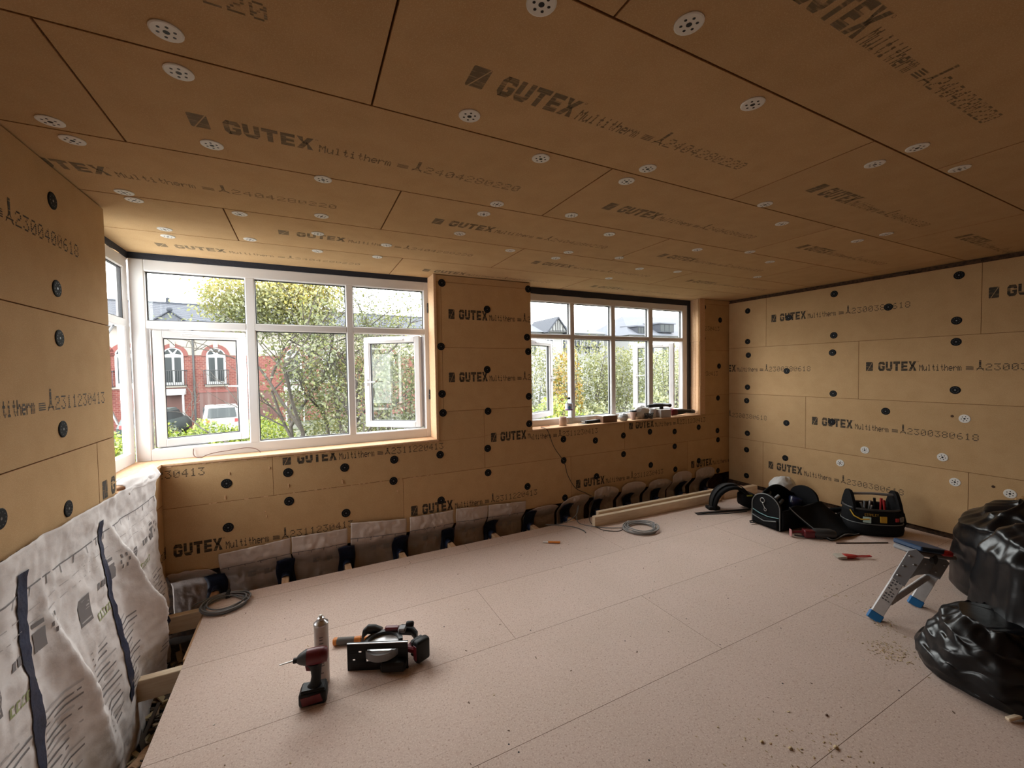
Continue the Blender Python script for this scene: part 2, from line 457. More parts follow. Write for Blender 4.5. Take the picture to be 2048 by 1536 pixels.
def logo_polys():
    w, h = 0.056, 0.088
    p1 = [(0, h*0.08), (w*0.05, 0), (w*0.14, 0), (w*0.92, h), (w*0.05, h), (0, h*0.94)]
    p2 = [(w*0.215, 0), (w*0.95, 0), (w, h*0.06), (w, h*0.94), (w*0.99, h)]
    return [p1, p2]
def bold_polys():
    """the five heavy capitals"""
    H = 0.088; W = 0.050; P = 0.0565; out = []
    def add(i, polys):
        for p in polys: out.append([(0.098+i*P+x*W, y*H) for x, y in p])
    G = [[(0, .22), (.34, .22), (.34, .78), (0, .78)], [(0, .78), (.34, .78), (.42, 1), (.2, 1)], [(.2, 1), (.34, .74), (.66, .74), (.86, 1)],
         [(.66, .74), (.66, .64), (1, .64), (1, .8), (.86, 1)], [(0, .22), (.2, 0), (.42, 0), (.34, .22)], [(.2, 0), (.82, 0), (.66, .26), (.34, .26)],
         [(.66, .26), (.82, 0), (1, .2), (1, .54), (.66, .54)], [(.5, .38), (.66, .38), (.66, .54), (.5, .54)]]
    U = [[(0, .25), (.34, .3), (.34, 1), (0, 1)], [(.66, .3), (1, .25), (1, 1), (.66, 1)], [(0, .25), (.2, 0), (.8, 0), (1, .25), (.66, .3), (.34, .3)]]
    T = [[(0, .74), (1, .74), (1, 1), (0, 1)], [(.32, 0), (.68, 0), (.68, .74), (.32, .74)]]
    E = [[(0.04, 0), (.38, 0), (.38, 1), (.04, 1)], [(.38, 0), (.95, 0), (.95, .25), (.38, .25)], [(.38, .38), (.9, .38), (.9, .62), (.38, .62)], [(.38, .75), (.95, .75), (.95, 1), (.38, 1)]]
    X = [[(-.06, 0), (.34, 0), (1.06, 1), (.66, 1)], [(-.06, 1), (.16, .68), (.36, .68), (.34, 1)], [(.66, 0), (1.06, 0), (.84, .34), (.62, .36)], [(.16, .7), (.4, .42), (.5, .5), (.36, .7)], [(.5, .5), (.62, .36), (.84, .34), (.6, .62)]]
    for i, g in enumerate((G, U, T, E, X)): add(i, g)
    # ring of the registered mark
    x0, y0 = 0.387, 0.083
    for k in range(8):
        a, b = 2*math.pi*k/8, 2*math.pi*(k+1)/8
        out.append([(x0+.005*math.cos(a), y0+.005*math.sin(a)), (x0+.005*math.cos(b), y0+.005*math.sin(b)), (x0+.0035*math.cos(b), y0+.0035*math.sin(b)), (x0+.0035*math.cos(a), y0+.0035*math.sin(a))])
    return out
def thin_polys(digits):
    out = []
    x = 0.396
    for ch in 'Multitherm':
        out += glyph_rects(ch, x, 0.0, 0.0235, 0.054, 1.15); x += 0.0272
    for r in range(4):                                                  # the small block of tiny lines
        out.append([(0.69, 0.006+r*0.008), (0.735, 0.006+r*0.008), (0.735, 0.011+r*0.008), (0.69, 0.011+r*0.008)])
    # little standing figure mark
    out += [[(0.748, 0.0), (0.753, 0.0), (0.772, 0.03), (0.766, 0.03)], [(0.79, 0.0), (0.796, 0.0), (0.777, 0.03), (0.771, 0.03)],
            [(0.765, 0.028), (0.778, 0.028), (0.778, 0.085), (0.765, 0.085)], [(0.752, 0.012), (0.793, 0.012), (0.793, 0.018), (0.752, 0.018)]]
    x = 0.803
    for ch in digits:
        g = FONT[ch]; w, h = 0.036, 0.056; cw, chh = w/5, h/7
        for r in range(7):
            c = 0
            while c < 5:
                if g[r][c] == '1':
                    c0 = c
                    while c < 5 and g[r][c] == '1': c += 1
                    yy = h-(r+0.5)*chh; t = 0.0032
                    out.append([(x+c0*cw, yy-t), (x+c*cw, yy-t), (x+c*cw, yy+t), (x+c0*cw, yy+t)])
                else: c += 1
        x += 0.0462
    return out
LOGO, BOLD = logo_polys(), bold_polys()
def lettering(parent, M, digits, clip=(-9, 9, -9, 9), inks=None):
    b = MB()
    for mi, polys in ((0, LOGO), (0, BOLD), (1, thin_polys(digits))):
        for p in polys:
            q = clip_poly(p, *clip)
            if q: b.add([(x, y, 0) for x, y in q], [tuple(range(len(q)))], mi)
    if not b.f: return None
    o = b.build('lettering', inks or [M_ink, M_inks], parent)
    o.matrix_local = M
    return o

# ------------------------------------------------------------------ boards laid in rows, cut round openings
def rect_minus(r, holes):
    out = [r]
    for h in holes:
        nxt = []
        for (a0, a1, b0, b1) in out:
            h0, h1, k0, k1 = max(a0, h[0]), min(a1, h[1]), max(b0, h[2]), min(b1, h[3])
            if h0 >= h1 or k0 >= k1: nxt.append((a0, a1, b0, b1)); continue
            if b0 < k0: nxt.append((a0, a1, b0, k0))
            if k1 < b1: nxt.append((a0, a1, k1, b1))
            if a0 < h0: nxt.append((a0, h0, k0, k1))
            if h1 < a1: nxt.append((h1, a1, k0, k1))
        out = nxt
    return [r for r in out if r[1]-r[0] > 0.004 and r[3]-r[2] > 0.004]

def boards(parent, rows, bounds, to3, gap, holes=(), name='insulation_board', mats=None, th=0.02, c=0.0012):
    """rows: (b0, b1, [joints]); to3(a, b, depth)->xyz, depth 0 = face ; returns list of (board, rect)"""
    res = []
    A0, A1, B0, B1 = bounds
    for b0, b1, joints in rows:
        js = [A0]+[j for j in sorted(joints) if A0 < j < A1]+[A1]
        for i in range(len(js)-1):
            r = (js[i], js[i+1], max(b0, B0), min(b1, B1))
            if r[3]-r[2] < 0.01: continue
            parts = rect_minus((r[0]+gap/2, r[1]-gap/2, r[2]+gap/2, r[3]-gap/2), holes)
            if not parts: continue
            mb = MB()
            for (a0, a1, k0, k1) in parts:
                vs = [to3(a0+c, k0+c, 0), to3(a1-c, k0+c, 0), to3(a1-c, k1-c, 0), to3(a0+c, k1-c, 0),
                      to3(a0, k0, c), to3(a1, k0, c), to3(a1, k1, c), to3(a0, k1, c), to3(a0, k0, th), to3(a1, k0, th), to3(a1, k1, th), to3(a0, k1, th)]
                mb.add(vs, [(0, 1, 2, 3)], 0)
                mb.add(vs, [(0, 4, 5, 1), (1, 5, 6, 2), (2, 6, 7, 3), (3, 7, 4, 0), (4, 8, 9, 5), (5, 9, 10, 6), (6, 10, 11, 7), (7, 11, 8, 4), (8, 11, 10, 9)], 1)
            o = mb.build(name, mats or [M_board, M_boardedge], parent)
            res.append((o, r))
    return res
def board_at(lst, a, b):
    for o, r in lst:
        if r[0]-1e-6 <= a <= r[1]+1e-6 and r[2] <= b <= r[3]: return o
    return lst[0][0]

# ================================================================== CEILING
ceil = MB().box((-1.35, YNEAR-0.1, ZC+0.02), (XR+0.15, 3.86, ZC+0.12), 0).build('ceiling', M_batten)
structure(ceil, 'low ceiling lined with brown wood-fibre insulation boards')
CR = [(-1.9, -1.55, [0.3, 2.06, 3.82]), (-1.55, -0.96, [-0.5, 1.26, 3.02]), (-0.96, -0.37, [0.2, 1.96, 3.72]), (-0.37, 0.222, [-0.3, 1.46, 3.22]),
      (0.222, 0.81, [-1.06, 0.70, 2.52, 4.28]), (0.81, 1.407, [0.219, 1.98, 3.74]), (1.407, 2.0, [-0.555, 1.206, 2.97, 4.73]),
      (2.0, 2.585, [0.436, 2.196, 3.956]), (2.585, 3.165, [-0.347, 1.413, 3.173, 4.93]), (3.165, 3.80, [-1.07, 0.69, 2.45, 4.21])]
CB = boards(ceil, CR, (-1.30, XR+0.05, YNEAR, 3.80), lambda a, b, d: (a, b, ZC+d), 0.005)
def ctext(x, y, dig='2404280220'):
    M = axes((x, y+0.044, ZC-0.0006), (1, 0, 0), (0, -1, 0), (0, 0, -1))
    lettering(board_at(CB, x+0.3, y), M, dig, inks=[M_inkc, M_inkc])
for x, y in ((0.452, 1.142), (2.215, 1.142), (3.975, 1.142), (-1.308, 1.142), (-0.32, 1.735), (1.441, 1.735), (3.205, 1.735), (-1.08, 2.315), (0.68, 2.315), (2.44, 2.315),
             (-0.113, 2.875), (1.648, 2.875), (3.40, 2.875), (-0.835, 3.46), (0.92, 3.46), (2.68, 3.46), (0.935, 0.545), (2.755, 0.545)):
    ctext(x, y)
for x, y in [(-0.28, 1.32), (-0.29, 1.48), (-0.28, 1.89), (-0.73, 1.94), (-0.72, 2.06), (0.1, 2.02), (-0.72, 2.54), (-0.71, 2.63), (-0.28, 2.63), (0.11, 2.49), (-0.7, 3.08),
             (-0.72, 3.23), (-0.28, 3.1), (0.1, 2.81), (0.11, 3.21), (0.52, 0.85), (0.52, 1.32), (0.88, 1.46), (1.34, 1.34), (1.34, 1.47), (0.91, 1.95), (0.9, 2.1), (1.35, 1.92),
             (0.89, 2.46), (0.52, 2.88), (1.34, 2.66), (1.75, 2.53), (1.75, 2.7), (1.76, 2.09), (0.51, 3.2), (0.88, 0.74), (1.33, 0.87), (2.19, 0.76), (2.2, 0.9), (2.6, 0.76),
             (2.2, 1.37), (2.59, 1.51), (3.44, 1.34), (3.44, 1.5), (2.58, 2.1), (3.0, 1.98), (2.2, 2.5), (3.0, 2.65), (2.6, 2.7), (2.6, 3.1), (3.44, 2.1), (3.9, 2.5)]:
    disc(ME_disc_white, ceil, (x, y, ZC-0.0002), (0, 0, -1))

# ================================================================== BACK WALL (pier and aprons under the windows)
SZ = 0.893                # underside of the sill boards
wb = MB()
for a, b in (((-1.4, 3.577, 0.13), (XR+0.15, 3.84, 0.89)), ((-1.4, 3.665, -0.5), (XR+0.15, 3.84, 0.13)), ((1.055, 3.577, 0.89), (2.0, 3.84, ZC+0.02)), ((4.47, 3.577, 0.89), (XR+0.15, 3.84, ZC+0.02)),
             ((-1.4, 3.80, 2.33), (1.06, 3.84, ZC+0.02)), ((2.0, 3.80, 2.33), (4.5, 3.84, ZC+0.02))):
    wb.box(a, b)
wall_back = structure(wb.build('wall_back', M_batten), 'long window wall lined with printed brown insulation boards')
HOLES = [(-2, 1.048, SZ, 3), (2.006, 4.405, SZ+0.012, 3)]
BR = [(0.13, 0.60, [0.73, 2.46, 4.19]), (0.60, 1.15, [-0.23, 1.49, 3.19]), (1.15, 1.72, [1.1, 3.0]), (1.72, 2.30, [1.1, 3.0]), (2.30, 2.36, [])]
BB = boards(wall_back, BR, (XL-0.02, XR+0.05, -0.45, ZC-0.004), lambda a, b, d: (a, YB+d, b), 0.0012, HOLES)
def btext(x, z, dig='2311230413', clip=(-9, 9, -9, 9)):
    M = axes((x, YB-0.0006, z-0.044), (1, 0, 0), (0, 0, 1), (0, -1, 0))
    lettering(board_at(BB, x+0.3, z), M, dig, clip)
btext(1.165, 2.02, clip=(-9, 0.835, -9, 9)); btext(1.157, 1.454, clip=(-9, 0.84, -9, 9)); btext(1.557, 0.878, clip=(-9, 0.44, -9, 9))
btext(1.557, 0.862, clip=(0.44, 9, -9, 0.075)); btext(2.522, 0.30); btext(-0.935, 0.302); btext(0.792, 0.305, '2311220413'); btext(-0.164, 0.862, '2311220413', (-9, 9, -9, 0.058))
btext(3.254, 0.865, clip=(-9, 9, -9, 0.074)); btext(4.253, 0.302); btext(-1.90, 0.852, clip=(-9, 9, -9, 0.078)); btext(3.52, 2.012, clip=(0.9, 1.28, -9, 9)); btext(3.49, 1.443, clip=(0.92, 1.28, -9, 9))
for x, z in [(1.11, 2.29), (1.98, 2.3), (1.54, 2.08), (1.09, 1.73), (1.96, 1.83), (1.97, 1.69), (1.53, 1.52), (1.09, 1.31), (1.095, 1.14), (1.97, 1.25), (1.53, 1.13), (1.97, 0.98),
             (-0.52, 0.73), (-0.13, 0.76), (0.27, 0.75), (0.66, 0.77), (1.06, 0.77), (-0.13, 0.54), (0.65, 0.59), (0.27, 0.38), (-0.52, 0.41), (1.52, 0.78), (1.52, 0.55), (1.06, 0.36),
             (1.94, 0.36), (2.37, 0.79), (2.78, 0.74), (2.37, 0.57), (3.17, 0.76), (3.17, 0.55), (3.57, 0.77), (3.97, 0.74), (3.97, 0.56), (4.39, 0.76), (4.74, 0.69), (4.75, 0.57), (3.58, 0.38),
             (2.79, 0.35), (3.98, 0.28), (4.39, 0.34), (4.75, 0.17), (4.49, 2.26), (4.79, 2.11), (4.48, 1.87), (4.47, 1.73), (4.77, 1.52), (4.45, 1.31), (4.75, 1.11), (2.38, 0.18)]:
    disc(ME_disc_black, wall_back, (x, YB+0.0002, z), (0, -1, 0))
# torn fibre crumbs along the board joint under the corner window
b = MB(); random.seed(4)
for i in range(60):
    x = random.uniform(-0.7, 1.0); z = 0.60+random.gauss(0, 0.003); s = random.uniform(0.002, 0.006)
    b.box((x-s*1.6, YB-s*0.6, z-s*0.5), (x+s*1.6, YB+0.002, z+s*0.5))
for i in range(46):
    x = random.uniform(-0.86, 1.0); s = random.uniform(0.002, 0.007); z = SZ-0.004
    b.box((x-s*2, YB-s*0.7, z-s), (x+s*2, YB+0.002, z+0.002))
for x, z, L in ((-0.53, 0.63, .03), (-0.13, 0.66, .03), (0.25, 0.64, .03), (-0.5, 0.80, .02), (-0.25, 0.81, .02), (-0.28, 0.45, .015), (-0.29, 0.49, .01), (0.68, 0.5, .02)):
    b.cbox((x-.004, YB-.006, z-L/2), (x+.004, YB+.002, z+L/2), .002)
b.build('torn_fibre', M_reveal, wall_back)['kind'] = 'stuff'

# ================================================================== RIGHT WALL
wall_right = structure(MB().box((XR+0.02, YNEAR-0.1, -0.5), (XR+0.15, 3.84, ZC+0.12)).build('wall_right', M_batten), 'right side wall lined with printed brown insulation boards')
RR = [(0.035, 0.59, [3.10, 1.36, -0.4]), (0.59, 1.165, [2.626, 0.866, -0.9]), (1.165, 1.745, [2.14, 0.38, -1.3]), (1.745, 2.325, [3.07, 1.307, -0.45])]
RB = boards(wall_right, RR, (YNEAR, YB-0.003, 0.035, 2.325), lambda a, b, d: (XR+d, a, b), 0.0016)
def rtext(y, z, dig='2300380618', clip=(-9, 9, -9, 9)):
    M = axes((XR-0.0006, y, z-0.044), (0, -1, 0), (0, 0, 1), (-1, 0, 0))
    lettering(board_at(RB, min(y-0.3, YB-0.05), z), M, dig, clip)
rtext(3.007, 2.07); rtext(1.268, 2.07); rtext(2.079, 1.49); rtext(3.835, 1.49, clip=(0.285, 9, -9, 9)); rtext(2.561, 0.905); rtext(4.31, 0.90, clip=(0.76, 9, -9, 9)); rtext(3.033, 0.325); rtext(0.80, 0.905); rtext(0.34, 1.49)
for y, z in [(3.3, 2.2), (2.36, 2.25), (1.44, 2.25), (1.91, 2.05), (2.81, 2.06), (2.36, 1.82), (1.45, 1.87), (3.3, 1.82), (3.29, 1.65), (2.37, 1.64), (1.45, 1.69), (2.83, 1.45), (3.3, 1.25),
             (2.36, 1.21), (1.45, 1.28), (3.31, 1.08), (1.92, 1.06), (2.37, 0.91), (2.83, 0.85), (3.3, 0.67), (2.84, 0.44), (3.31, 0.46), (3.31, 0.13)]:
    disc(ME_disc_black, wall_right, (XR+0.0002, y, z), (-1, 0, 0))
for y, z in [(1.39, 1.04), (2.08, 0.66), (2.29, 0.49), (1.52, 0.69), (1.44, 0.49), (1.13, 0.47)]:
    disc(ME_disc_white, wall_right, (XR+0.0002, y, z), (-1, 0, 0))
b = MB()                                                     # two rough screw holes in the boards
for y, z in ((1.22, 0.505), (1.465, 1.055)):
    b.lathe([(0.011, 0), (0.008, 0.003), (0.004, 0.001)], 8, 0, M=axes((XR-0.001, y, z), (0, 1, 0), (0, 0, 1), (-1, 0, 0)), cap0=False)
b.build('screw_hole', M_batten, wall_right)
trim_r = MB()
random.seed(8)
y = YNEAR
while y < YB:                                                # ragged fibre edge above the boards
    y2 = y+random.uniform(0.05, 0.16); trim_r.box((XR+random.uniform(0.004, 0.016), y, 2.32), (XR+0.03, min(y2, YB), 2.340+random.uniform(-0.006, 0.012))); y = y2
structure(trim_r.build('trim_1', M_batten), 'dark ragged strip between right wall boards and ceiling')

# ================================================================== LEFT WALL
wl = MB()
wl.box((XL-0.30, YNEAR-0.1, -0.5), (XL-0.02, YLE, ZC+0.12)); wl.box((XL-0.24, YLE, -0.5), (XL-0.02, 3.60, 0.89))
wall_left = structure(wl.build('wall_left', M_batten), 'near left wall lined with printed brown insulation boards')
LR = [(-0.45, 0.05, [1.0]), (0.05, 0.63, [0.3, 2.05]), (0.63, 1.20, [2.62, 0.86, -0.9]), (1.20, 1.77, [1.0, -0.7]), (1.77, 2.36, [0.8, -0.9])]
LB = boards(wall_left, LR, (YNEAR, YB-0.002, -0.45, ZC-0.004), lambda a, b, d: (XL-d, a, b), 0.003, [(YLE, 4, SZ, 3)])
def ltext(y, z, dig='2300400618', clip=(-9, 9, -9, 9)):
    M = axes((XL+0.0006, y, z-0.044), (0, 1, 0), (0, 0, 1), (1, 0, 0))
    lettering(board_at(LB, y+0.9, z), M, dig, clip)
ltext(1.275, 2.085); ltext(1.47, 1.425, '2311230413'); ltext(0.94, 0.915); ltext(2.655, 0.96, clip=(-9, 0.15, -9, 9)); ltext(2.62, 0.305)
for y, z in [(2.33, 2.22), (2.33, 1.87), (2.33, 1.67), (2.32, 1.3), (2.33, 0.97), (1.91, 1.06), (1.5, 2.2), (1.5, 1.67)]:
    disc(ME_disc_black, wall_left, (XL-0.0002, y, z), (1, 0, 0))
for y, z in ((3.28, 0.76), (3.30, 0.30), (3.3, 0.52)):
    disc(ME_disc_black, wall_left, (XL-0.0002, y, z), (1, 0, 0))

# ================================================================== WALL BEHIND THE PHOTOGRAPHER
wn = MB()
wn.box((XL-0.3, YNEAR-0.12, -0.5), (XR+0.15, YNEAR-0.02, ZC+0.12))
wall_near = structure(wn.build('wall_near', M_batten), 'wall behind the camera lined with brown insulation boards')
boards(wall_near, [(0.0, 0.6, [0.5, 2.3, 4.0]), (0.6, 1.2, [1.2, 2.9]), (1.2, 1.8, [0.4, 2.1, 3.9]), (1.8, 2.36, [1.4, 3.1])], (XL-0.02, XR, 0.0, ZC), lambda a, b, d: (a, YNEAR-d, b), 0.002)

# ================================================================== FLOOR of chipboard sheets, over a void along two sides
FX0, FY1 = -0.61, 3.372
JXS = [-0.17+0.432*i for i in range(12)]
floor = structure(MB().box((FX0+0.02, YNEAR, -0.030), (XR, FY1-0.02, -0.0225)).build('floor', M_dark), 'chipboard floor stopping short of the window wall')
FR = []
y0 = 1.44
joints = {0: [0.05, 2.45], 1: [1.958, 4.36, -0.44], 2: [1.02, 3.42], 3: [2.85], 4: [0.9, 3.3], 5: [1.7, 4.1], 6: [0.2, 2.6], 7: [1.5, 3.9]}
rowsy = [(-1.9, -1.51), (-1.51, -0.92), (-0.92, -0.33), (-0.33, 0.26), (0.26, 0.85), (0.85, 1.44), (1.44, 2.035), (2.035, 2.63), (2.63, 3.225), (3.225, FY1)]
jl = [[1.2], [0.1, 2.5], [1.3, 3.7], [0.4, 2.8], [1.6, 4.0], [0.55, 2.95], [1.958, 4.36], [1.02, 3.42], [2.35], [1.2, 3.6]]
rows = [(a, b, j) for (a, b), j in zip(rowsy, jl)]
FB = boards(floor, rows, (FX0, XR-0.028, YNEAR, FY1), lambda a, b, d: (a, b, -d), 0.0014, name='floor_board', mats=[M_chip, M_chipedge], th=0.022, c=0.0003)
jf = MB()
for k, (a, bb, js) in enumerate(rows):
    if k < len(rows)-1: jf.box((FX0+0.001, bb-0.0006, -0.02), (XR-0.03, bb+0.0006, -0.0006))
    for j in js: jf.box((j-0.0006, max(a, YNEAR)+0.001, -0.02), (j+0.0006, bb-0.001, -0.0006))
jf.build('joint_line', mat('joint_dirt', (0.13, 0.085, 0.06), 0.9), floor)['kind'] = 'stuff'
sh = MB(); random.seed(15)
for a, bb in rowsy[4:]:
    for x in JXS:
        for yy in (a+0.03, bb-0.03, (a+bb)/2):
            if random.random() < 0.35: sh.lathe([(0.0042, 0.0003), (0.0004, 0.0003)], 7, M=Matrix.Translation((x+random.gauss(0, .01), yy+random.gauss(0, .01), 0)), cap0=False)
sh.build('screw_heads', M_blackm, floor)['kind'] = 'stuff'
def wall_y(z):
    """face of the boards, stepping back to the bare wall below them"""
    f = max(0.0, min(1.0, (0.15-z)/0.15)); f = f*f*(3-2*f)
    return YB*(1-f)+3.652*f
# joists poking out of the deck to the window wall, each with its tape collar
JX = [-0.61, -0.17, 0.27, 0.70, 1.13, 1.56, 1.98, 2.42, 2.82, 3.27, 3.70, 4.11, 4.55]
random.seed(21)
for i, x in enumerate(JX):
    j = MB().cbox((x-0.024, FY1-0.6, -0.24), (x+0.024, 3.625, -0.031), 0.003).build('joist', M_joist, floor)
    t = MB(); hgt = random.uniform(0.085, 0.125); w = 0.055
    def sheet(u, v, x=x, hgt=hgt):
        z = -0.20+(hgt+0.20)*v*(1-0.10*abs(u-0.5))
        return (x-0.062+0.124*u+0.006*math.sin(v*9+x*7), wall_y(z)-0.030-0.002*random.random(), z)
    t.grid(sheet, 6, 12)
    def collar(u, v, x=x):
        a = u*math.pi
        return (x-0.030*math.cos(a)*(1+0.08*math.sin(u*9+x)), 3.618-0.075*v-0.006*random.random(), -0.085+0.068*math.sin(a)**0.5)
    t.grid(collar, 10, 3)
    o = t.build('joist_tape', M_navy, j); solidify(o, 0.0015)
# noggins bridging to the left wall
for y in (3.345, 2.725, 2.06):
    j = MB().cbox((XL+0.01, y-0.047, -0.14), (FX0+0.3, y, -0.031), 0.003).build('noggin', M_pinel, floor)
    t = MB()
    def wrap(u, v, y=y):
        a = u*2*math.pi
        return (XL+0.012+0.05*v*(1+0.4*math.sin(a*3)), y-0.0235+0.034*math.cos(a), -0.08+0.075*math.sin(a))
    t.grid(wrap, 14, 3)
    t.build('joist_tape', M_navy, j)
# end joist under the deck's left edge and the bottom of the void
MB().cbox((FX0+0.06, YNEAR, -0.24), (FX0+0.11, FY1-0.61, -0.0315), 0.003).build('joist', M_joist, floor)
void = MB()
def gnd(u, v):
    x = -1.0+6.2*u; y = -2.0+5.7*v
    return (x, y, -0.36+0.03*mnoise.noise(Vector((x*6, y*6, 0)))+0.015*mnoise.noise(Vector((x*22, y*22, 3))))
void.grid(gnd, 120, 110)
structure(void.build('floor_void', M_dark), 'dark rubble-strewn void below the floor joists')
# ================================================================== WINDOWS (white pvc, recessed behind the boards)
def frame_bars(parent, name, bars, P, depth=0.07, c=0.007):
    """bars: (a0,a1,z0,z1) each its own part"""
    for a0, a1, z0, z1 in bars:
        lo, hi = P(a0, z0, 0), P(a1, z1, depth)
        lo, hi = [min(p, q) for p, q in zip(lo, hi)], [max(p, q) for p, q in zip(lo, hi)]
        MB().cbox(lo, hi, c).build(name, M_white, parent)
def pane(parent, a0, a1, z0, z1, P, d=0.034, m=None):
    b = MB(); lo, hi = P(a0-0.004, z0-0.004, d), P(a1+0.004, z1+0.004, d+0.006)
    lo, hi = [min(p, q) for p, q in zip(lo, hi)], [max(p, q) for p, q in zip(lo, hi)]
    b.box(lo, hi); o = b.build('pane', m or M_glass, parent)
    g = MB()
    for r in ((a0, a0+0.006, z0, z1), (a1-0.006, a1, z0, z1), (a0, a1, z0, z0+0.006), (a0, a1, z1-0.006, z1)):
        lo, hi = P(r[0], r[2], d-0.004), P(r[1], r[3], d+0.016)
        lo, hi = [min(p, q) for p, q in zip(lo, hi)], [max(p, q) for p, q in zip(lo, hi)]
        g.box(lo, hi)
    g.build('gasket', M_gasket, o if o.parent is None or o.parent.parent is None else o.parent)
    return o
def sash(parent, w, h, z0, hinge, ang, side, plane='y', dirt=True):
    """outward opening casement; local x runs from hinge to free edge"""
    s = 0.058; t = 0.062
    I = lambda a, z, d: (a, d, z)
    b = MB()
    for r in ((0, s, 0, h), (w-s, w, 0, h), (s-0.01, w-s+0.01, 0, s), (s-0.01, w-s+0.01, h-s, h)):
        b.cbox((r[0], 0, r[2]), (r[1], t, r[3]), 0.008)
    for r in ((-0.008, 0.0, 0.0, h), (w, w+0.008, 0, h)):      # weather flange
        b.box((r[0], t-0.018, r[2]), (r[1], t, r[3]))
    o = b.build('sash', M_white, parent)
    mx = Matrix.Scale(-1, 4, (1, 0, 0)) if side == 'right' else Matrix.Identity(4)
    a = ang if side == 'left' else -ang
    base = Matrix.Identity(4) if plane == 'y' else Matrix.Rotation(R(90), 4, 'Z')
    o.matrix_local = Matrix.Translation((*hinge, z0)) @ base @ Matrix.Rotation(R(a), 4, 'Z') @ mx
    g = MB().box((s-0.004, 0.028, s-0.004), (w-s+0.004, 0.034, h-s+0.004)); g.build('pane', M_glassd if dirt else M_glass, o)
    g = MB()
    for r in ((s, s+0.006, s, h-s), (w-s-0.006, w-s, s, h-s), (s, w-s, s, s+0.006), (s, w-s, h-s-0.006, h-s)):
        g.box((r[0], 0.024, r[2]), (r[1], 0.045, r[3]))
    g.build('gasket', M_gasket, o)
    g = MB()                                                    # lever handle on the free stile
    g.cbox((w-0.040, -0.012, h*0.5-0.035), (w-0.016, 0.0, h*0.5+0.035), 0.004)
    g.tube([(w-0.028, -0.012, h*0.5), (w-0.028, -0.035, h*0.5), (w-0.05, -0.045, h*0.5+0.002), (w-0.135, -0.042, h*0.5+0.004)], [0.009, 0.009, 0.0085, 0.006], 8)
    g.build('handle', M_white, o)
    g = MB()                                                    # trickle vent strip on the top rail
    g.cbox((w*0.28, -0.010, h-0.040), (w*0.92, 0.0, h-0.020), 0.004); g.build('vent_cover', M_white, o)
    g = MB()                                                    # friction stay
    g.box((0.02, 0.03, -0.012), (0.30, 0.034, 0.0)); g.box((0.05, 0.03, -0.012), (0.066, 0.05, -0.004)); g.build('stay', M_alud, o)
    return o
PB = lambda a, z, d: (a, YW+d, z)
PL = lambda a, z, d: (XW-d, a, z)
# --- window 1: three-light window on the window wall, left
win1 = structure(MB().cbox((-1.065, YW, 0.905), (-0.975, YW+0.07, 2.328), 0.007).build('window_1', M_white), 'white three-light window left of the pier')
frame_bars(win1, 'frame_bar', [(0.99, 1.047, 0.905, 2.328), (-0.98, 1.0, 2.243, 2.328), (-0.98, 1.0, 0.905, 0.99)], PB)
frame_bars(win1, 'mullion', [(-0.386, -0.322, 0.98, 2.25), (0.330, 0.388, 0.98, 2.25)], PB)
frame_bars(win1, 'transom', [(-0.98, -0.38, 1.845, 1.90), (-0.33, 0.335, 1.845, 1.90), (0.38, 1.0, 1.845, 1.90)], PB)
for a0, a1 in ((-0.975, -0.386), (-0.322, 0.330), (0.388, 0.99)): pane(win1, a0, a1, 1.90, 2.243, PB)
pane(win1, -0.322, 0.330, 0.99, 1.845, PB)
sash(win1, 0.565, 0.845, 0.995, (-0.950, YW+0.022), 17, 'left')
sash(win1, 0.565, 0.845, 0.995, (0.952, YW+0.03), 38, 'right')
b = MB()
def band(u, v): return (-1.07+2.115*u, YW-0.003-0.004*v, 2.322+0.006*mnoise.noise(Vector((u*14, 1, 0)))*(1-v)+0.043*v)
b.grid(band, 40, 2); b.build('sealing_tape', M_ntape, win1)
# --- window 2: four-light window right of the pier
win2 = structure(MB().cbox((4.32, YW, 0.905), (4.41, YW+0.07, 2.305), 0.007).build('window_2', M_white), 'white four-light window right of the pier')
frame_bars(win2, 'frame_bar', [(1.985, 2.075, 0.905, 2.305), (2.06, 4.33, 2.225, 2.305), (2.06, 4.33, 0.905, 0.985)], PB)
frame_bars(win2, 'mullion', [(2.598, 2.657, 0.975, 2.235), (3.164, 3.229, 0.975, 2.235), (3.742, 3.815, 0.975, 2.235)], PB)
frame_bars(win2, 'transom', [(2.065, 2.605, 1.838, 1.888), (2.65, 3.17, 1.838, 1.888), (3.222, 3.75, 1.838, 1.888), (3.808, 4.33, 1.838, 1.888)], PB)
for a0, a1 in ((2.075, 2.598), (2.657, 3.164), (3.229, 3.742), (3.815, 4.32)): pane(win2, a0, a1, 1.888, 2.225, PB)
for a0, a1 in ((2.657, 3.164), (3.229, 3.742)): pane(win2, a0, a1, 0.985, 1.838, PB)
sash(win2, 0.50, 0.845, 0.988, (2.09, YW+0.03), 27, 'left')
sash(win2, 0.50, 0.845, 0.988, (4.235, YW+0.06), 45, 'right')
b = MB()
def band(u, v): return (1.98+2.50*u, YW-0.003-0.004*v, 2.298+0.005*mnoise.noise(Vector((u*14, 4, 0)))*(1-v)+0.066*v)
b.grid(band, 40, 2)
def band(u, v): return (4.398+0.07*u, YW-0.005-0.003*u, 0.92+1.44*v)
b.grid(band, 2, 20); b.build('sealing_tape', M_ntape, win2)
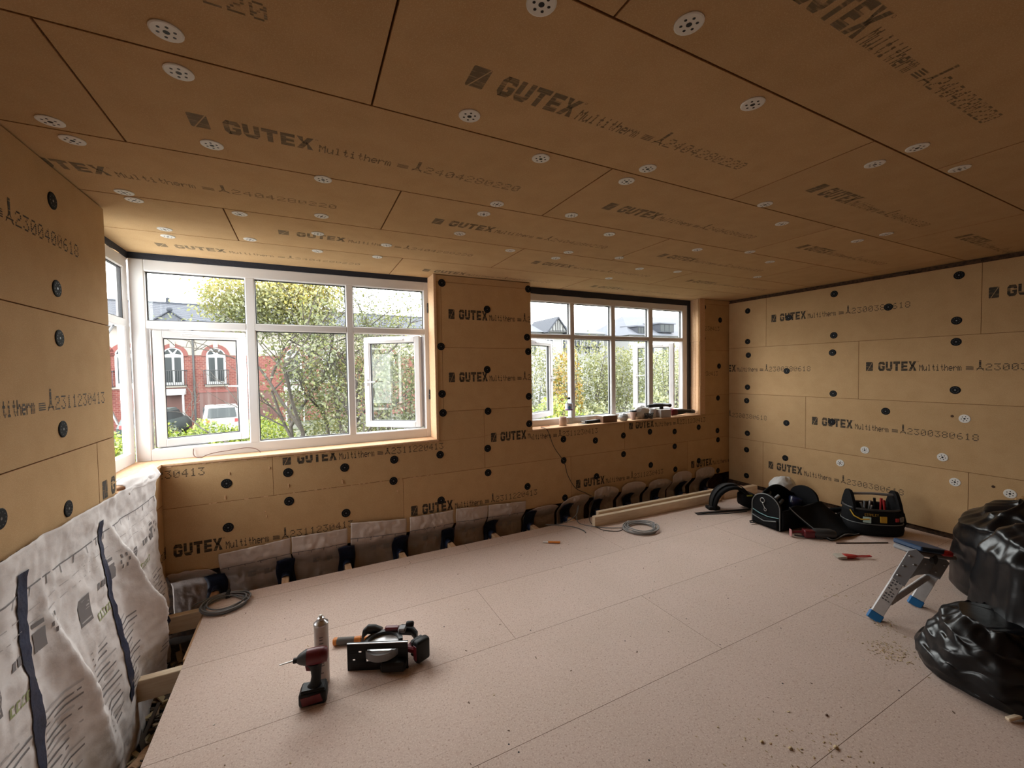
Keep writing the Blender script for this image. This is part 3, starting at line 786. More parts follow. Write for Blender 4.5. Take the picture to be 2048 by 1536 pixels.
# --- window 3: the return round the corner
win3 = structure(MB().cbox((XW-0.045, 3.665, 0.905), (XW, 3.74, 2.328), 0.007).build('window_3', M_white), 'white return window round the left corner')
frame_bars(win3, 'frame_bar', [(2.83, 2.92, 0.905, 2.328), (2.9, 3.68, 2.243, 2.328), (2.9, 3.68, 0.905, 0.99)], PL, 0.045)
frame_bars(win3, 'transom', [(2.9, 3.68, 1.845, 1.90)], PL, 0.045)
pane(win3, 2.92, 3.665, 1.90, 2.243, PL, 0.016)
o = sash(win3, 0.62, 0.845, 0.995, (XW-0.03, 2.95), 52, 'left', 'x')
b = MB(); b.box((XW-0.035, 3.40, 1.16), (XW-0.030, 3.42, 1.30)); b.tube([(XW-0.03, 3.34, 1.42), (XW-0.03, 3.56, 1.20)], 0.008, 6); b.tube([(XW-0.03, 3.34, 1.70), (XW-0.03, 3.56, 1.84)], 0.008, 6); b.build('stay', M_alud, win3)
b = MB()
def band(u, v): return (XW+0.003+0.004*v, 2.80+0.945*u, 2.322+0.006*mnoise.noise(Vector((u*8, 7, 0)))*(1-v)+0.043*v)
b.grid(band, 20, 2); b.build('sealing_tape', M_ntape, win3)
# --- sill boards and reveals
sill = MB()
sill.cbox((XL-0.02, 3.548, SZ), (1.05, 3.745, 0.910), 0.003)
sill.prism([(-1.07, YLE-0.02), (XL+0.004, YLE-0.02), (XL+0.004, 3.5485), (-0.903, 3.5485), (-0.903, 3.745), (-1.07, 3.745)], SZ, 0.910)
structure(sill.build('trim_2', M_reveal), 'pale board sill wrapping the corner under the left window')
structure(MB().cbox((2.008, 3.545, SZ+0.013), (4.425, 3.745, 0.919), 0.003).build('trim_3', M_reveal), 'pale board sill under the right window')
structure(MB().cbox((1.031, 3.551, 0.911), (1.054, 3.742, ZC-0.002), 0.002).build('trim_4', M_reveal), 'pale reveal board on the left side of the pier')
rv = MB()
for z0, z1, dx in ((0.92, 1.265, 0.0), (1.267, 1.83, 0.004), (1.832, ZC-0.002, 0.001)):
    rv.prism([(4.408+dx, 3.551), (4.50, 3.551), (4.50, 3.742), (4.458+dx, 3.742), (4.436+dx, 3.65), (4.440+dx, 3.645)], z0, z1)
structure(rv.build('trim_5', M_reveal), 'pale stepped reveal boards at the right end of the window')
structure(MB().box((1.985, 3.56, 0.92), (2.004, 3.742, ZC)).build('trim_6', M_reveal), 'reveal board on the right side of the pier')
# ================================================================== OUTSIDE
GZ = -1.9
grass = MB()
grass.grid(lambda u, v: (-40+120*u, 4.2+90*v, GZ), 4, 4)
structure(grass.build('ground_outside', mat('outdoor_ground', (0.046, 0.054, 0.027), 0.95, noise=(0.6, (0.073, 0.070, 0.060), 0.45, 0.6))), 'ground outside the windows')
M_brick = mat('red_brick', (0.105, 0.027, 0.021), 0.85, noise=(3.5, (0.135, 0.043, 0.032), 0.4, 0.7))
def brick_mat():
    mt = bpy.data.materials.new('red_brickwork'); mt.use_nodes = True; nt = mt.node_tree; b = nt.nodes['Principled BSDF']
    tc = nt.nodes.new('ShaderNodeTexCoord'); mp = nt.nodes.new('ShaderNodeMapping'); mp.inputs['Rotation'].default_value = (R(90), 0, 0)
    br = nt.nodes.new('ShaderNodeTexBrick'); br.inputs['Scale'].default_value = 2.2
    br.inputs['Color1'].default_value = (0.085, 0.020, 0.016, 1); br.inputs['Color2'].default_value = (0.125, 0.036, 0.027, 1); br.inputs['Mortar'].default_value = (0.15, 0.085, 0.07, 1)
    br.inputs['Mortar Size'].default_value = 0.02
    nt.links.new(tc.outputs['Object'], mp.inputs[0]); nt.links.new(mp.outputs[0], br.inputs[0]); nt.links.new(br.outputs[0], b.inputs['Base Color']); b.inputs['Roughness'].default_value = 0.9
    return mt
M_brick = brick_mat()
M_brickd = mat('red_brick_arch', (0.111, 0.032, 0.027), 0.85)
M_cream = mat('cream_render', (0.21, 0.19, 0.165), 0.9)
M_wwhite = mat('white_joinery', (0.275, 0.275, 0.275), 0.5)
M_slate = mat('slate_roof', (0.062, 0.066, 0.080), 0.8, noise=(8, (0.078, 0.082, 0.096), 0.4, 0.7), rand=0.04, spec=0.2)
M_slate2 = mat('dark_slate', (0.034, 0.037, 0.047), 0.8, spec=0.2)  # darker slate tone for course edges, ridges, dormers and roof trim
M_pane = mat('house_pane', (0.022, 0.026, 0.028), 0.4, spec=0.15)
M_iron = mat('black_iron', (0.02, 0.02, 0.022), 0.5)
M_garage = mat('garage_door', (0.065, 0.024, 0.019), 0.6)
M_carw = mat('car_white', (0.284, 0.284, 0.289), 0.25)
M_card = mat('car_dark', (0.032, 0.046, 0.046), 0.25)
M_rend = mat('pale_render', (0.17, 0.17, 0.168), 0.9)

K = 1.2407
def fz(z): return 1.51+(z-1.51)*K
terr = thing('brick_terrace_house', 'red brick terrace with cream upper band and arched windows beyond the corner window', 'house', (-6.27, 32.9, 0), R(6))
S0, S1 = -9*K, 16*K
eave = fz(4.0); brt = fz(2.54)
MB().box((S0, 0, GZ), (S1, 8, brt)).build('brick_wall', M_brick, terr)
MB().box((S0, -0.03, brt), (S1, 8, eave)).build('render_band', M_cream, terr)
# roof with courses of slates
rf = MB(); rz = fz(5.62); ry = 4.6
nC = 22
for i in range(nC):
    t0, t1 = i/nC, (i+1)/nC
    za, zb = eave+(rz-eave)*t0, eave+(rz-eave)*t1; ya, yb = -0.4+(ry+0.4)*t0, -0.4+(ry+0.4)*t1
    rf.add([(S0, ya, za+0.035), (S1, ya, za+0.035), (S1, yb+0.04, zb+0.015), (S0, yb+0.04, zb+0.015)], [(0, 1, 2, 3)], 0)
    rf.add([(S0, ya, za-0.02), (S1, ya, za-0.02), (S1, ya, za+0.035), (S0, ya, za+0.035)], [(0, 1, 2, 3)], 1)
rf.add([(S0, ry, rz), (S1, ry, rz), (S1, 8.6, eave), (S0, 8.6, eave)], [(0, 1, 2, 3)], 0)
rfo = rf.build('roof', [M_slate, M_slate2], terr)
MB().tube([(S0, ry, rz+0.03), (S1, ry, rz+0.03)], 0.10, 8).build('ridge', M_slate2, rfo)
MB().box((S0, -0.46, eave-0.12), (S1, -0.36, eave+0.03)).build('gutter', M_wwhite, terr)
for s in (-1.4*K, 5.6*K):
    MB().lathe([(0.14, rz), (0.11, rz+0.35), (0.13, rz+0.38), (0.06, rz+0.45)], 8).build('ridge_vent', M_slate2, terr, (s, ry, 0))
def arched(s, zb, zt, w, balcony):
    """french window with fanlight in a brick arch"""
    k = 12; c = s; zs = zt-w/2
    arc = lambda r, y0: [(c+r*math.cos(math.pi*i/k), zs+r*math.sin(math.pi*i/k)) for i in range(k+1)]
    o = MB().prism([(c-w/2, zb)]+[(c+w/2, zb)]+arc(w/2, 0), -0.07, 0.05, 'y').build('window', M_wwhite, terr)
    hw = w/2-0.09
    g = MB()
    for sg in (-1, 1):
        g.box((c+sg*0.06 if sg > 0 else c-hw*0.92, -0.085, zb+0.22), (c+hw*0.92 if sg > 0 else c-0.06, -0.06, zs-0.1))
    for i in range(3):
        a0, a1 = math.pi*(i/3)+0.07, math.pi*((i+1)/3)-0.07
        g.prism([(c+0.12*math.cos((a0+a1)/2), zs+0.08+0.1*math.sin((a0+a1)/2))]+[(c+hw*math.cos(a0+(a1-a0)*j/4), zs+0.05+hw*0.96*math.sin(a0+(a1-a0)*j/4)) for j in range(5)], -0.085, -0.06, 'y')
    g.build('pane', M_pane, o)
    a = MB(); r0, r1 = w/2, w/2+0.24
    for i in range(k):
        a0, a1 = math.pi*i/k, math.pi*(i+1)/k
        a.prism([(c+r0*math.cos(a0), zs+r0*math.sin(a0)), (c+r1*math.cos(a0), zs+r1*math.sin(a0)), (c+r1*math.cos(a1), zs+r1*math.sin(a1)), (c+r0*math.cos(a1), zs+r0*math.sin(a1))], -0.08, 0.0, 'y')
    a.build('brick_arch', M_brickd, terr)
    MB().box((c-0.13, -0.11, zt+0.02), (c+0.13, 0, zt+0.36)).build('keystone', M_cream, terr)
    MB().box((c-w/2-0.1, -0.12, zb-0.12), (c+w/2+0.1, 0, zb)).build('window_sill', M_cream, terr)
    if balcony:
        bl = MB(); x0, x1 = c-w/2-0.13, c+w/2+0.13; zt2 = zb+0.95
        for zz in (zb+0.02, zt2): bl.tube([(x0, 0, zz), (x0, -0.32, zz), (x1, -0.32, zz), (x1, 0, zz)], 0.030, 5)
        n = 13
        for i in range(n):
            x = x0+(x1-x0)*i/(n-1); bl.tube([(x, -0.32, zb), (x, -0.44, zb+0.3), (x, -0.32, zt2)], 0.019, 4)
        bl.build('balcony_railing', M_iron, terr)
for s, bal in ((-0.85, True), (0.92, True), (4.55, True), (6.5, True), (-3.6, True), (-2.6, False), (10.0, True), (-6.0, True)):
    arched(s*K, fz(1.0), fz(2.93), 0.84*K, bal)
for s in (-0.03, 2.6, -4.6): MB().tube([(s*K, -0.1, GZ), (s*K, -0.1, eave)], 0.06, 6).build('downpipe', M_iron, terr)
for s in (-0.88, 5.4, -5.2):
    g = MB(); w = 0.62*K; za = fz(4.25); zp = fz(4.72)
    g.prism([(s*K-w, za), (s*K+w, za), (s*K, zp)], -0.25, 2.6, 'y')
    go = g.build('gablet', M_slate, terr)
    t = MB(); t.tube([(s*K-w-0.1, -0.3, za-0.05), (s*K, -0.3, zp+0.04), (s*K+w+0.1, -0.3, za-0.05)], 0.06, 5); t.build('bargeboard', M_slate2, go)
    MB().ell((s*K, -0.3, zp+0.12), (0.16, 0.14, 0.16), 8, 6).build('finial', M_slate2, go)
for s0, s1 in ((-1.27, -0.38), (4.0, 5.0), (-4.2, -3.2)):
    p = MB().prism([(-1.0, fz(0.62)), (0.0, fz(0.85)), (0.0, fz(0.55)), (-1.0, fz(0.55))], s0*K, s1*K, 'x').build('porch_canopy', M_wwhite, terr)
    MB().box((s0*K+0.1, -0.02, GZ), (s1*K-0.1, 0.02, fz(0.55))).build('door', M_garage, terr)
    for s in (s0+0.06, s1-0.06): MB().box((s*K-0.05, -0.95, GZ), (s*K+0.05, -0.85, fz(0.55))).build('porch_post', M_wwhite, p)
for s0, s1 in ((0.16, 2.0), (2.3, 3.7), (6.0, 8.0)):
    o = MB().box((s0*K, -0.04, GZ), (s1*K, 0.02, fz(0.60))).build('garage_door', M_garage, terr)
    MB().box((s0*K-0.1, -0.08, fz(0.60)), (s1*K+0.1, 0, fz(0.72))).build('lintel', M_brickd, terr)

def car(name, label, loc, rz, m):
    t = thing(name, label, 'car', loc, rz)
    prof = [(-2.2, 0.35), (-2.25, 0.85), (-2.05, 1.05), (-1.55, 1.6), (0.25, 1.66), (1.05, 1.12), (2.05, 0.95), (2.2, 0.75), (2.2, 0.35)]
    rings = []
    for y, k in ((-0.86, 0.97), (-0.78, 1.0), (0.78, 1.0), (0.86, 0.97)):
        rings.append([(x*(k if k < 1 else 1), y*(0.86 if z > 1.3 else 1.0), z) for x, z in prof])
    MB().loft(rings, smooth=False).build('body', m, t)
    for i, y in enumerate((-0.83, 0.79)):
        MB().prism([(-1.5, 1.08), (0.85, 1.08), (0.22, 1.54), (-1.42, 1.52)], y if i else y-0.04, y+0.05, 'y').build('side_window', M_pane, t)
    MB().add([(-2.10, -0.66, 1.08), (-2.10, 0.66, 1.08), (-1.60, 0.6, 1.57), (-1.60, -0.6, 1.57)], [(0, 1, 2, 3)]).build('rear_window', M_pane, t)
    MB().add([(1.09, -0.68, 1.14), (1.09, 0.68, 1.14), (0.32, 0.62, 1.64), (0.32, -0.62, 1.64)], [(0, 3, 2, 1)]).build('windscreen', M_pane, t)
    for x in (-1.4, 1.4):
        for y in (-0.84, 0.70):
            MB().lathe([(0.33, 0), (0.33, 0.16)], 16, axis='y').build('wheel', M_black, t, (x, y, 0.33))
    for y in (-0.7, 0.55):
        MB().box((-2.27, y, 0.82), (-2.2, y+0.16, 1.0)).build('tail_light', M_redb, t)
    return t
car('white_car', 'white car parked before the brick garages', (-4.4, 29.2, GZ+0.02), R(100), M_carw)
car('dark_green_car', 'dark green car parked beside the porch', (-7.15, 28.6, GZ+0.02), R(84), M_card)

# --- houses beyond the right window
PX, PY = 26.06, 36.68
hsA = thing('half_timbered_house', 'pale house with half-timbered gable and grey slate roof', 'house', (PX, PY, 0))
MB().box((-9, 0, GZ), (4.0, 9, 5.38)).build('wall', M_rend, hsA)
r = MB(); r.add([(-9, -0.4, 5.35), (4.3, -0.4, 5.35), (2.7, 4.5, 6.7), (-9, 4.5, 6.7), (4.3, 9.4, 5.35), (-9, 9.4, 5.35)], [(0, 1, 2, 3), (1, 4, 2), (3, 2, 4, 5)]); r.build('roof', M_slate, hsA)
g = MB(); g.add([(-4.0, -0.9, 5.35), (-1.5, -0.9, 5.35), (-2.74, -0.9, 6.78), (-4.0, 4, 5.35), (-1.5, 4, 5.35), (-2.74, 4, 6.78)], [(0, 1, 2), (3, 5, 4), (0, 3, 4, 1)], 0); g.build('gable', M_rend, hsA)
g = MB(); g.prism([(-4.15, 5.28), (-4.0, 5.22), (-2.74, 6.72), (-2.74, 6.92)], -1.1, 4, 'y'); g.prism([(-1.35, 5.28), (-1.5, 5.22), (-2.74, 6.72), (-2.74, 6.92)], -1.1, 4, 'y'); g.build('gable_roof', M_slate2, hsA)
for x, z0, z1 in ((-3.35, 5.4, 5.95), (-3.0, 5.4, 6.3), (-2.74, 5.4, 6.7), (-2.48, 5.4, 6.3), (-2.13, 5.4, 5.95)):
    MB().box((x-0.05, -0.96, z0), (x+0.05, -0.88, z1)).build('timber', M_iron, hsA)
MB().box((-4.0, -0.96, 5.36), (-1.5, -0.88, 5.50)).build('timber', M_iron, hsA)
for x in (-3.2, -1.2, 0.2, 1.6, 2.9, -5.2, -6.6):
    w = MB().box((x-0.45, -0.06, 3.1), (x+0.45, 0.0, 4.7)).build('window', M_wwhite, hsA); MB().box((x-0.36, -0.08, 3.2), (x-0.04, -0.05, 4.6)).box((x+0.04, -0.08, 3.2), (x+0.36, -0.05, 4.6)).build('pane', M_pane, w)
for x in (0.9, 2.6):
    bl = MB(); bl.box((x-0.9, -0.9, 3.9), (x+0.9, 0, 3.98))
    for i in range(9): bl.tube([(x-0.9+i*0.225, -0.88, 3.9), (x-0.9+i*0.225, -0.88, 4.7)], 0.03, 4)
    bl.tube([(x-0.9, -0.88, 4.7), (x+0.9, -0.88, 4.7)], 0.04, 4); bl.build('balcony', M_iron, hsA)
hsB = thing('dormer_house', 'tall pale house with two dormers in a grey roof', 'house', (PX, PY, 0))
MB().box((7.6, 0, GZ), (22, 10, 5.5)).build('wall', M_rend, hsB)
r = MB(); r.add([(7.2, -0.5, 5.35), (22, -0.5, 5.35), (22, 4.5, 8.5), (10.6, 4.5, 8.2), (7.2, 10, 5.35), (22, 10, 5.35)], [(0, 1, 2, 3), (0, 3, 4), (3, 2, 5, 4)]); r.build('roof', M_slate, hsB)
for x0, x1, z0, z1 in ((8.7, 10.2, 5.5, 6.35), (12.2, 14.6, 5.8, 6.8)):
    d = MB().box((x0, -0.2, z0), (x1, 3.0, z1)).build('dormer', M_slate2, hsB)
    MB().prism([(-0.35, z1), (2.6, z1+0.02), (2.6, z1+0.3), (-0.35, z1+0.12)], x0-0.15, x1+0.15, 'x').build('dormer_roof', M_slate, hsB)
    n = 3
    for i in range(n):
        a0 = x0+0.08+(x1-x0-0.16)*i/n; a1 = a0+(x1-x0-0.16)/n-0.08; MB().box((a0, -0.24, z0+0.1), (a1, -0.2, z1-0.1)).build('pane', M_pane, d)
for x in (9.2, 11.0, 13.2):
    w = MB().box((x-0.5, -0.06, 2.6), (x+0.5, 0.0, 4.4)).build('window', M_wwhite, hsB); MB().box((x-0.4, -0.08, 2.7), (x+0.4, -0.05, 4.3)).build('pane', M_pane, w)

# --- foliage: leaf quads gathered per plant
def leaves(name, pts, size, mt, parent, seed=0, tone=None, droop=0.3):
    rng = np.random.default_rng(seed)
    n = len(pts); P = np.asarray(pts, float)
    s = size*(0.6+0.8*rng.random(n))
    d = rng.normal(size=(n, 3)); d[:, 2] -= droop; d /= np.linalg.norm(d, axis=1, keepdims=True)
    e = rng.normal(size=(n, 3)); e -= d*np.sum(e*d, axis=1, keepdims=True); e /= np.linalg.norm(e, axis=1, keepdims=True)
    a = P; b = P+d*s[:, None]*0.5+e*s[:, None]*0.28; c = P+d*s[:, None]; f = P+d*s[:, None]*0.5-e*s[:, None]*0.28
    V = np.stack([a, b, c, f], 1).reshape(-1, 3)
    me = bpy.data.meshes.new(name)
    me.vertices.add(4*n); me.vertices.foreach_set('co', V.ravel())
    me.loops.add(4*n); me.loops.foreach_set('vertex_index', np.arange(4*n))
    me.polygons.add(n); me.polygons.foreach_set('loop_start', np.arange(n)*4)
    me.update(calc_edges=True)
    t = rng.random(n) if tone is None else np.clip(np.asarray(tone)+rng.normal(0, 0.13, n), 0, 1)
    at = me.attributes.new('leaf_tone', 'FLOAT', 'FACE'); at.data.foreach_set('value', t.astype(np.float32))
    me.materials.append(mt)
    return link(name, me, parent)

G1 = leaf_mat('leaf_tree', [(0.030, 0.042, 0.014), (0.095, 0.105, 0.032), (0.17, 0.165, 0.048), (0.34, 0.25, 0.028)], 0.45)
G2 = leaf_mat('leaf_hedge', [(0.024, 0.032, 0.012), (0.070, 0.080, 0.026), (0.135, 0.135, 0.044), (0.19, 0.17, 0.065)])
G3 = leaf_mat('leaf_bright', [(0.05, 0.08, 0.010), (0.17, 0.23, 0.022), (0.30, 0.32, 0.04)])
G4 = leaf_mat('leaf_yellow', [(0.073, 0.078, 0.009), (0.184, 0.138, 0.009), (0.207, 0.100, 0.009)])
G5 = leaf_mat('leaf_pale', [(0.05, 0.065, 0.026), (0.15, 0.155, 0.066), (0.25, 0.25, 0.13)])
M_bark = mat('bark', (0.05, 0.041, 0.034), 0.9, noise=(30, (0.025, 0.02, 0.016), 0.4, 0.7))

def tree(name, label, base, height, spread, n_stem, nleaf, lsize, mt, seed, lean=(0, 0), tonefn=None, low=0.25, depth=4, crown=None, keep=None):
    rnd = random.Random(seed); t = thing(name, label, 'tree', base)
    b = MB(); tips = []
    def grow(p, d, L, r, lev):
        k = 4; pts = [p.copy()]; q = p.copy(); dd = d.copy()
        for i in range(k):
            dd = (dd+Vector((rnd.gauss(0, .13), rnd.gauss(0, .13), rnd.gauss(0.03, .08)))).normalized(); q = q+dd*(L/k); pts.append(q.copy())
        b.tube(pts, [r*(1-0.42*i/k) for i in range(k+1)], 6 if lev < 2 else 4, caps=False)
        if lev >= 2:
            for pt in pts[1:]: tips.append((pt, L))
        if lev < depth:
            for i in range(3 if lev < 2 else 3):
                at_ = pts[rnd.randint(2, k)] if i else pts[k]
                ax = Vector((rnd.gauss(0, 1), rnd.gauss(0, 1), rnd.gauss(0.25, .5))).normalized()
                nd = (dd*0.75+ax*0.75).normalized(); grow(at_, nd, L*rnd.uniform(0.55, 0.8), r*0.55, lev+1)
    for i in range(n_stem):
        a = 2*math.pi*i/n_stem+rnd.random(); q = Vector((0.22*math.cos(a), 0.22*math.sin(a), 0)) if n_stem > 1 else Vector((0, 0, 0))
        d = Vector((math.cos(a)*spread+lean[0], math.sin(a)*spread+lean[1], 1.0)).normalized()
        grow(q, d, height*0.42, 0.065 if n_stem > 1 else 0.11, 0)
    b.build('branches', M_bark, t)
    tp = [(p, L) for p, L in tips if p.z > height*low]
    pts = []; tones = []
    for i in range(nleaf):
        p, L = tp[rnd.randrange(len(tp))]
        q = p+Vector((rnd.gauss(0, .13), rnd.gauss(0, .13), rnd.gauss(0, .13)))*(0.6+L); pts.append(q)
        tones.append(tonefn(q) if tonefn else rnd.random())
    for (cx, cy, cz, rx, ry, rz, n) in (crown or ()):           # denser leaf clusters in the crown
        for i in range(n):
            d = Vector((rnd.gauss(0, 1), rnd.gauss(0, 1), rnd.gauss(0, 1))).normalized(); k = rnd.random()**0.4*(1+0.35*mnoise.noise(d*2.5+Vector((cx, cy, cz))))
            q = Vector((cx+d.x*rx*k, cy+d.y*ry*k, cz+d.z*rz*k)); pts.append(q); tones.append(tonefn(q) if tonefn else rnd.random())
    if keep:
        sel = [i for i in range(len(pts)) if keep(pts[i])]; pts = [pts[i] for i in sel]; tones = [tones[i] for i in sel]
    leaves('leaves', pts, lsize, mt, t, seed, tones)['kind'] = 'stuff'
    return t
tree('ornamental_tree', 'multi-stemmed tree with yellowing crown outside the middle light', (0.25, 9.6, GZ), 5.6, 0.36, 6, 15000, 0.062, G1, 12,
     tonefn=lambda q: 0.30+0.50*max(0, min(1, (q.z-4.3)/0.9))*(1.0 if q.x < 0.5 else 0.2)+0.22*mnoise.noise(q*1.3),
     crown=((-1.0, 0.0, 4.85, 1.1, 0.8, 0.62, 9000), (-0.15, 0.1, 5.2, 0.9, 0.7, 0.75, 6000), (0.15, 0.2, 2.9, 1.0, 0.7, 0.8, 2600)), keep=lambda q: q.x > -1.05 or q.z > 4.25)
tree('slender_tree', 'thin-leaved tree standing before the right light of the corner window', (2.3, 10.6, GZ), 4.7, 0.36, 4, 8500, 0.058, G1, 31, tonefn=lambda q: 0.45+0.25*mnoise.noise(q*1.5))

def bush(name, label, c, r, n, size, mt, seed, cat='shrub', group=None, tonefn=None):
    """rounded plant: twigs from the base and leaves in a lumpy shell and body"""
    rnd = random.Random(seed); t = thing(name, label, cat, (c[0], c[1], GZ), 0, group); h = c[2]-GZ
    b = MB()
    for i in range(14):
        a = rnd.random()*6.28; e = Vector((r[0]*0.7*math.cos(a), r[1]*0.7*math.sin(a), h+r[2]*rnd.uniform(-.3, .8)))
        b.tube([(0.1*math.cos(a), 0.1*math.sin(a), 0), e*0.5+Vector((0, 0, 0.1*h)), e], [0.035, 0.02, 0.006], 4, caps=False)
    b.build('stems', M_bark, t)
    pts = []; tones = []
    while len(pts) < n:
        d = Vector((rnd.gauss(0, 1), rnd.gauss(0, 1), rnd.gauss(0, 1))).normalized()
        k = 1+0.22*mnoise.noise(d*2.2+Vector((seed, 0, 0)))+0.12*mnoise.noise(d*6+Vector((0, seed, 0)))
        q = k*rnd.random()**0.22
        p = Vector((d.x*r[0]*q, d.y*r[1]*q, h+d.z*r[2]*q))
        if p.z < 0: continue
        pts.append(p); tones.append((tonefn(p) if tonefn else rnd.random()))
    leaves('leaves', pts, size, mt, t, seed, tones)['kind'] = 'stuff'
    return t
# clipped hedge seen low in the corner window
for i, (x, y) in enumerate(((-4.3, 11.5), (-3.2, 12.0), (-2.1, 12.2), (-1.0, 12.5))):
    bush('clipped_hedge', ['bright green hedge end seen through the return window', 'bright green hedge under the porch view', 'bright green hedge below the white car', 'bright green hedge beside the tree stems'][i],
         (x, y, -0.55), (0.85, 0.75, 0.95), 6500, 0.075, G3, 50+i, 'hedge', 'clipped green hedge')
bush('brown_shrub', 'brownish shrub between hedge and parked cars', (-5.35, 21, -1.0), (0.7, 0.7, 0.8), 1800, 0.10, G2, 61)
bush('green_shrub', 'green shrub behind the tree at the sill of the middle light', (0.9, 11.6, -0.5), (1.3, 1.0, 1.0), 3600, 0.09, G2, 63)
bush('light_green_shrub', 'light green shrub seen past the open right casement', (1.80, 8.5, 0.55), (0.62, 0.7, 1.55), 5200, 0.065, G2, 64, tonefn=lambda p: 0.3)
# tall mixed shrubs beyond the right window
lab = ['olive shrub left of the leftmost mullion of right window', 'tall olive shrub filling the second light of right window', 'tall brownish shrub behind the middle mullion of right window', 'tall olive shrub filling the third light of right window', 'broad olive shrub far right behind the open casement']
for i, (x, y, rx, h) in enumerate(((6.6, 11.6, 1.3, 0.75), (8.4, 11.4, 1.4, 0.7), (9.9, 11.8, 1.3, 0.85), (11.2, 12.0, 1.4, 0.7), (13.4, 12.4, 1.6, 0.7))):
    bush('tall_shrub', lab[i], (x, y, 0.35), (rx, 1.1, 2.05+0.1*(i % 2)), 6500, 0.085, G2, 70+i, group='tall shrubs beyond the right window', tonefn=lambda p: 0.35+0.10*p.z*0.5+0.25*mnoise.noise(p*1.2))
bush('yellow_shrub', 'yellow and orange autumn shrub behind the water bottle', (6.55, 9.6, 0.55), (0.42, 0.5, 1.6), 2600, 0.08, G4, 80)
bush('pale_bush', 'pale leafy bush low in the second light of right window', (7.0, 8.9, -0.35), (0.95, 0.7, 0.95), 2600, 0.10, G5, 81)
bush('pale_bush', 'pale leafy bush low in the third light of right window', (8.7, 8.6, -0.2), (0.75, 0.6, 1.1), 2400, 0.10, G5, 82)
bush('column_shrub', 'upright light green shrub seen in the rightmost light', (10.6, 9.6, 0.3), (0.6, 0.6, 1.95), 4200, 0.075, G5, 83)
bush('low_leafy_shrub', 'leafy green shrub beyond the mug on the sill', (5.4, 8.4, -0.3), (0.9, 0.7, 1.2), 3000, 0.09, G3, 84)
# ================================================================== MEMBRANE SHEETS
def lump(y, z, s=1.0, o=0.0): return mnoise.noise(Vector((y*s, z*s, o)))
def membrane_left(u, v):
    """big sheet on the left wall: u along the wall, v from top edge (0) to the void (1)"""
    y = 0.9+2.44*u
    ztop = 0.945-0.028*(y-1.9) if y < 2.9 else 0.917-0.045*(y-2.9)
    ztop += 0.012*lump(y, 0, 3.5)
    zb = -0.33
    z = ztop+(zb-ztop)*v
    x = XL+0.016+0.012*lump(y, z, 4)+0.009*lump(y, z, 11, 3)+0.005*lump(y, z, 26, 5)
    if v < 0.10: x += 0.018*(1-v/0.10)*(0.6+0.6*lump(y, 2, 5))          # loose lip at the top
    bel = max(0.0, min(1.0, (0.80-z)/0.75))
    x += 0.07*bel**1.4*(0.8+0.3*math.sin(y*5.3+0.6))                 # belly
    for ya, w, h, sl in ((2.045, 0.055, 0.060, 0.30), (2.655, 0.085, 0.115, 0.40), (1.35, 0.05, 0.05, 0.3)):         # pleats fanning out below the line
        t = (0.80-z)
        if t > 0:
            c = ya+sl*t; ww = 0.03+w*min(t, 0.75)/0.55
            q = (y-c)/ww
            if -1.5 < q < 1.0:
                prof = (1-q)**0.8 if q > 0 else (1+q/1.5)**1.3
                x += h*min(1.0, t/0.5)*max(0.0, prof)*(1.0 if t < 0.6 else max(0.25, 1-(t-0.6)*1.3))
    return Vector((min(x, FX0-0.05) if z < 0.05 else x, y, z))
msheet = thing('membrane_sheet', 'large white printed membrane sheet hanging down the left wall', 'membrane', (0, 0, 0))
b = MB(); b.grid(membrane_left, 190, 110)
solidify(b.build('sheet', M_memb, msheet), 0.0012)
def on_sheet(fn, u, v, off):
    e = 0.004
    p = fn(u, v); du = fn(min(u+e, 1), v)-fn(max(u-e, 0), v); dv = fn(u, min(v+e, 1))-fn(u, max(v-e, 0))
    n = du.cross(dv); n = n.normalized() if n.length > 1e-9 else Vector((1, 0, 0))
    return p, n
def decal(b, fn, poly_uv, off=0.0016, sub=None, mi=0, flip=1):
    """quad given by 4 uv corners mapped on the sheet"""
    (u0, v0), (u1, v1), (u2, v2), (u3, v3) = poly_uv
    L = max(math.hypot(u1-u0, v1-v0), math.hypot(u2-u3, v2-v3)); W = max(math.hypot(u3-u0, v3-v0), math.hypot(u2-u1, v2-v1))
    nu = sub[0] if sub else max(1, int(L/0.02)); nv = sub[1] if sub else max(1, int(W/0.02))
    def f(s, t):
        u = (u0*(1-s)+u1*s)*(1-t)+(u3*(1-s)+u2*s)*t; v = (v0*(1-s)+v1*s)*(1-t)+(v3*(1-s)+v2*s)*t
        u = min(max(u, 0.0), 1.0); v = min(max(v, 0.0), 1.0)
        p, n = on_sheet(fn, u, v, off)
        return p+n*off*flip
    b.grid(f, nu, nv, mi)
UY = lambda y: (y-0.9)/2.44
VZ = lambda z: (0.93-z)/1.26
sg = 1 if on_sheet(membrane_left, 0.5, 0.3, 0)[1].x > 0 else -1
def rect_l(b, y0, y1, z0, z1, mi=0, sh=0.0):
    decal(b, membrane_left, [(UY(y0), VZ(z0)), (UY(y1), VZ(z0+sh)), (UY(y1), VZ(z1+sh)), (UY(y0), VZ(z1))], 0.0022, None, mi, sg)
pr = MB()
y = 0.95
while y < 3.3:                                              # ruler line with ticks
    rect_l(pr, y, y+0.1, 0.778, 0.784); rect_l(pr, y+0.05, y+0.0555, 0.748, 0.780); y += 0.1
for zz in (0.70, 0.655):                                    # fine dashed lines below it
    y = 0.95
    while y < 3.25: rect_l(pr, y, y+0.06, zz, zz+0.003, 1); y += 0.095
random.seed(77)
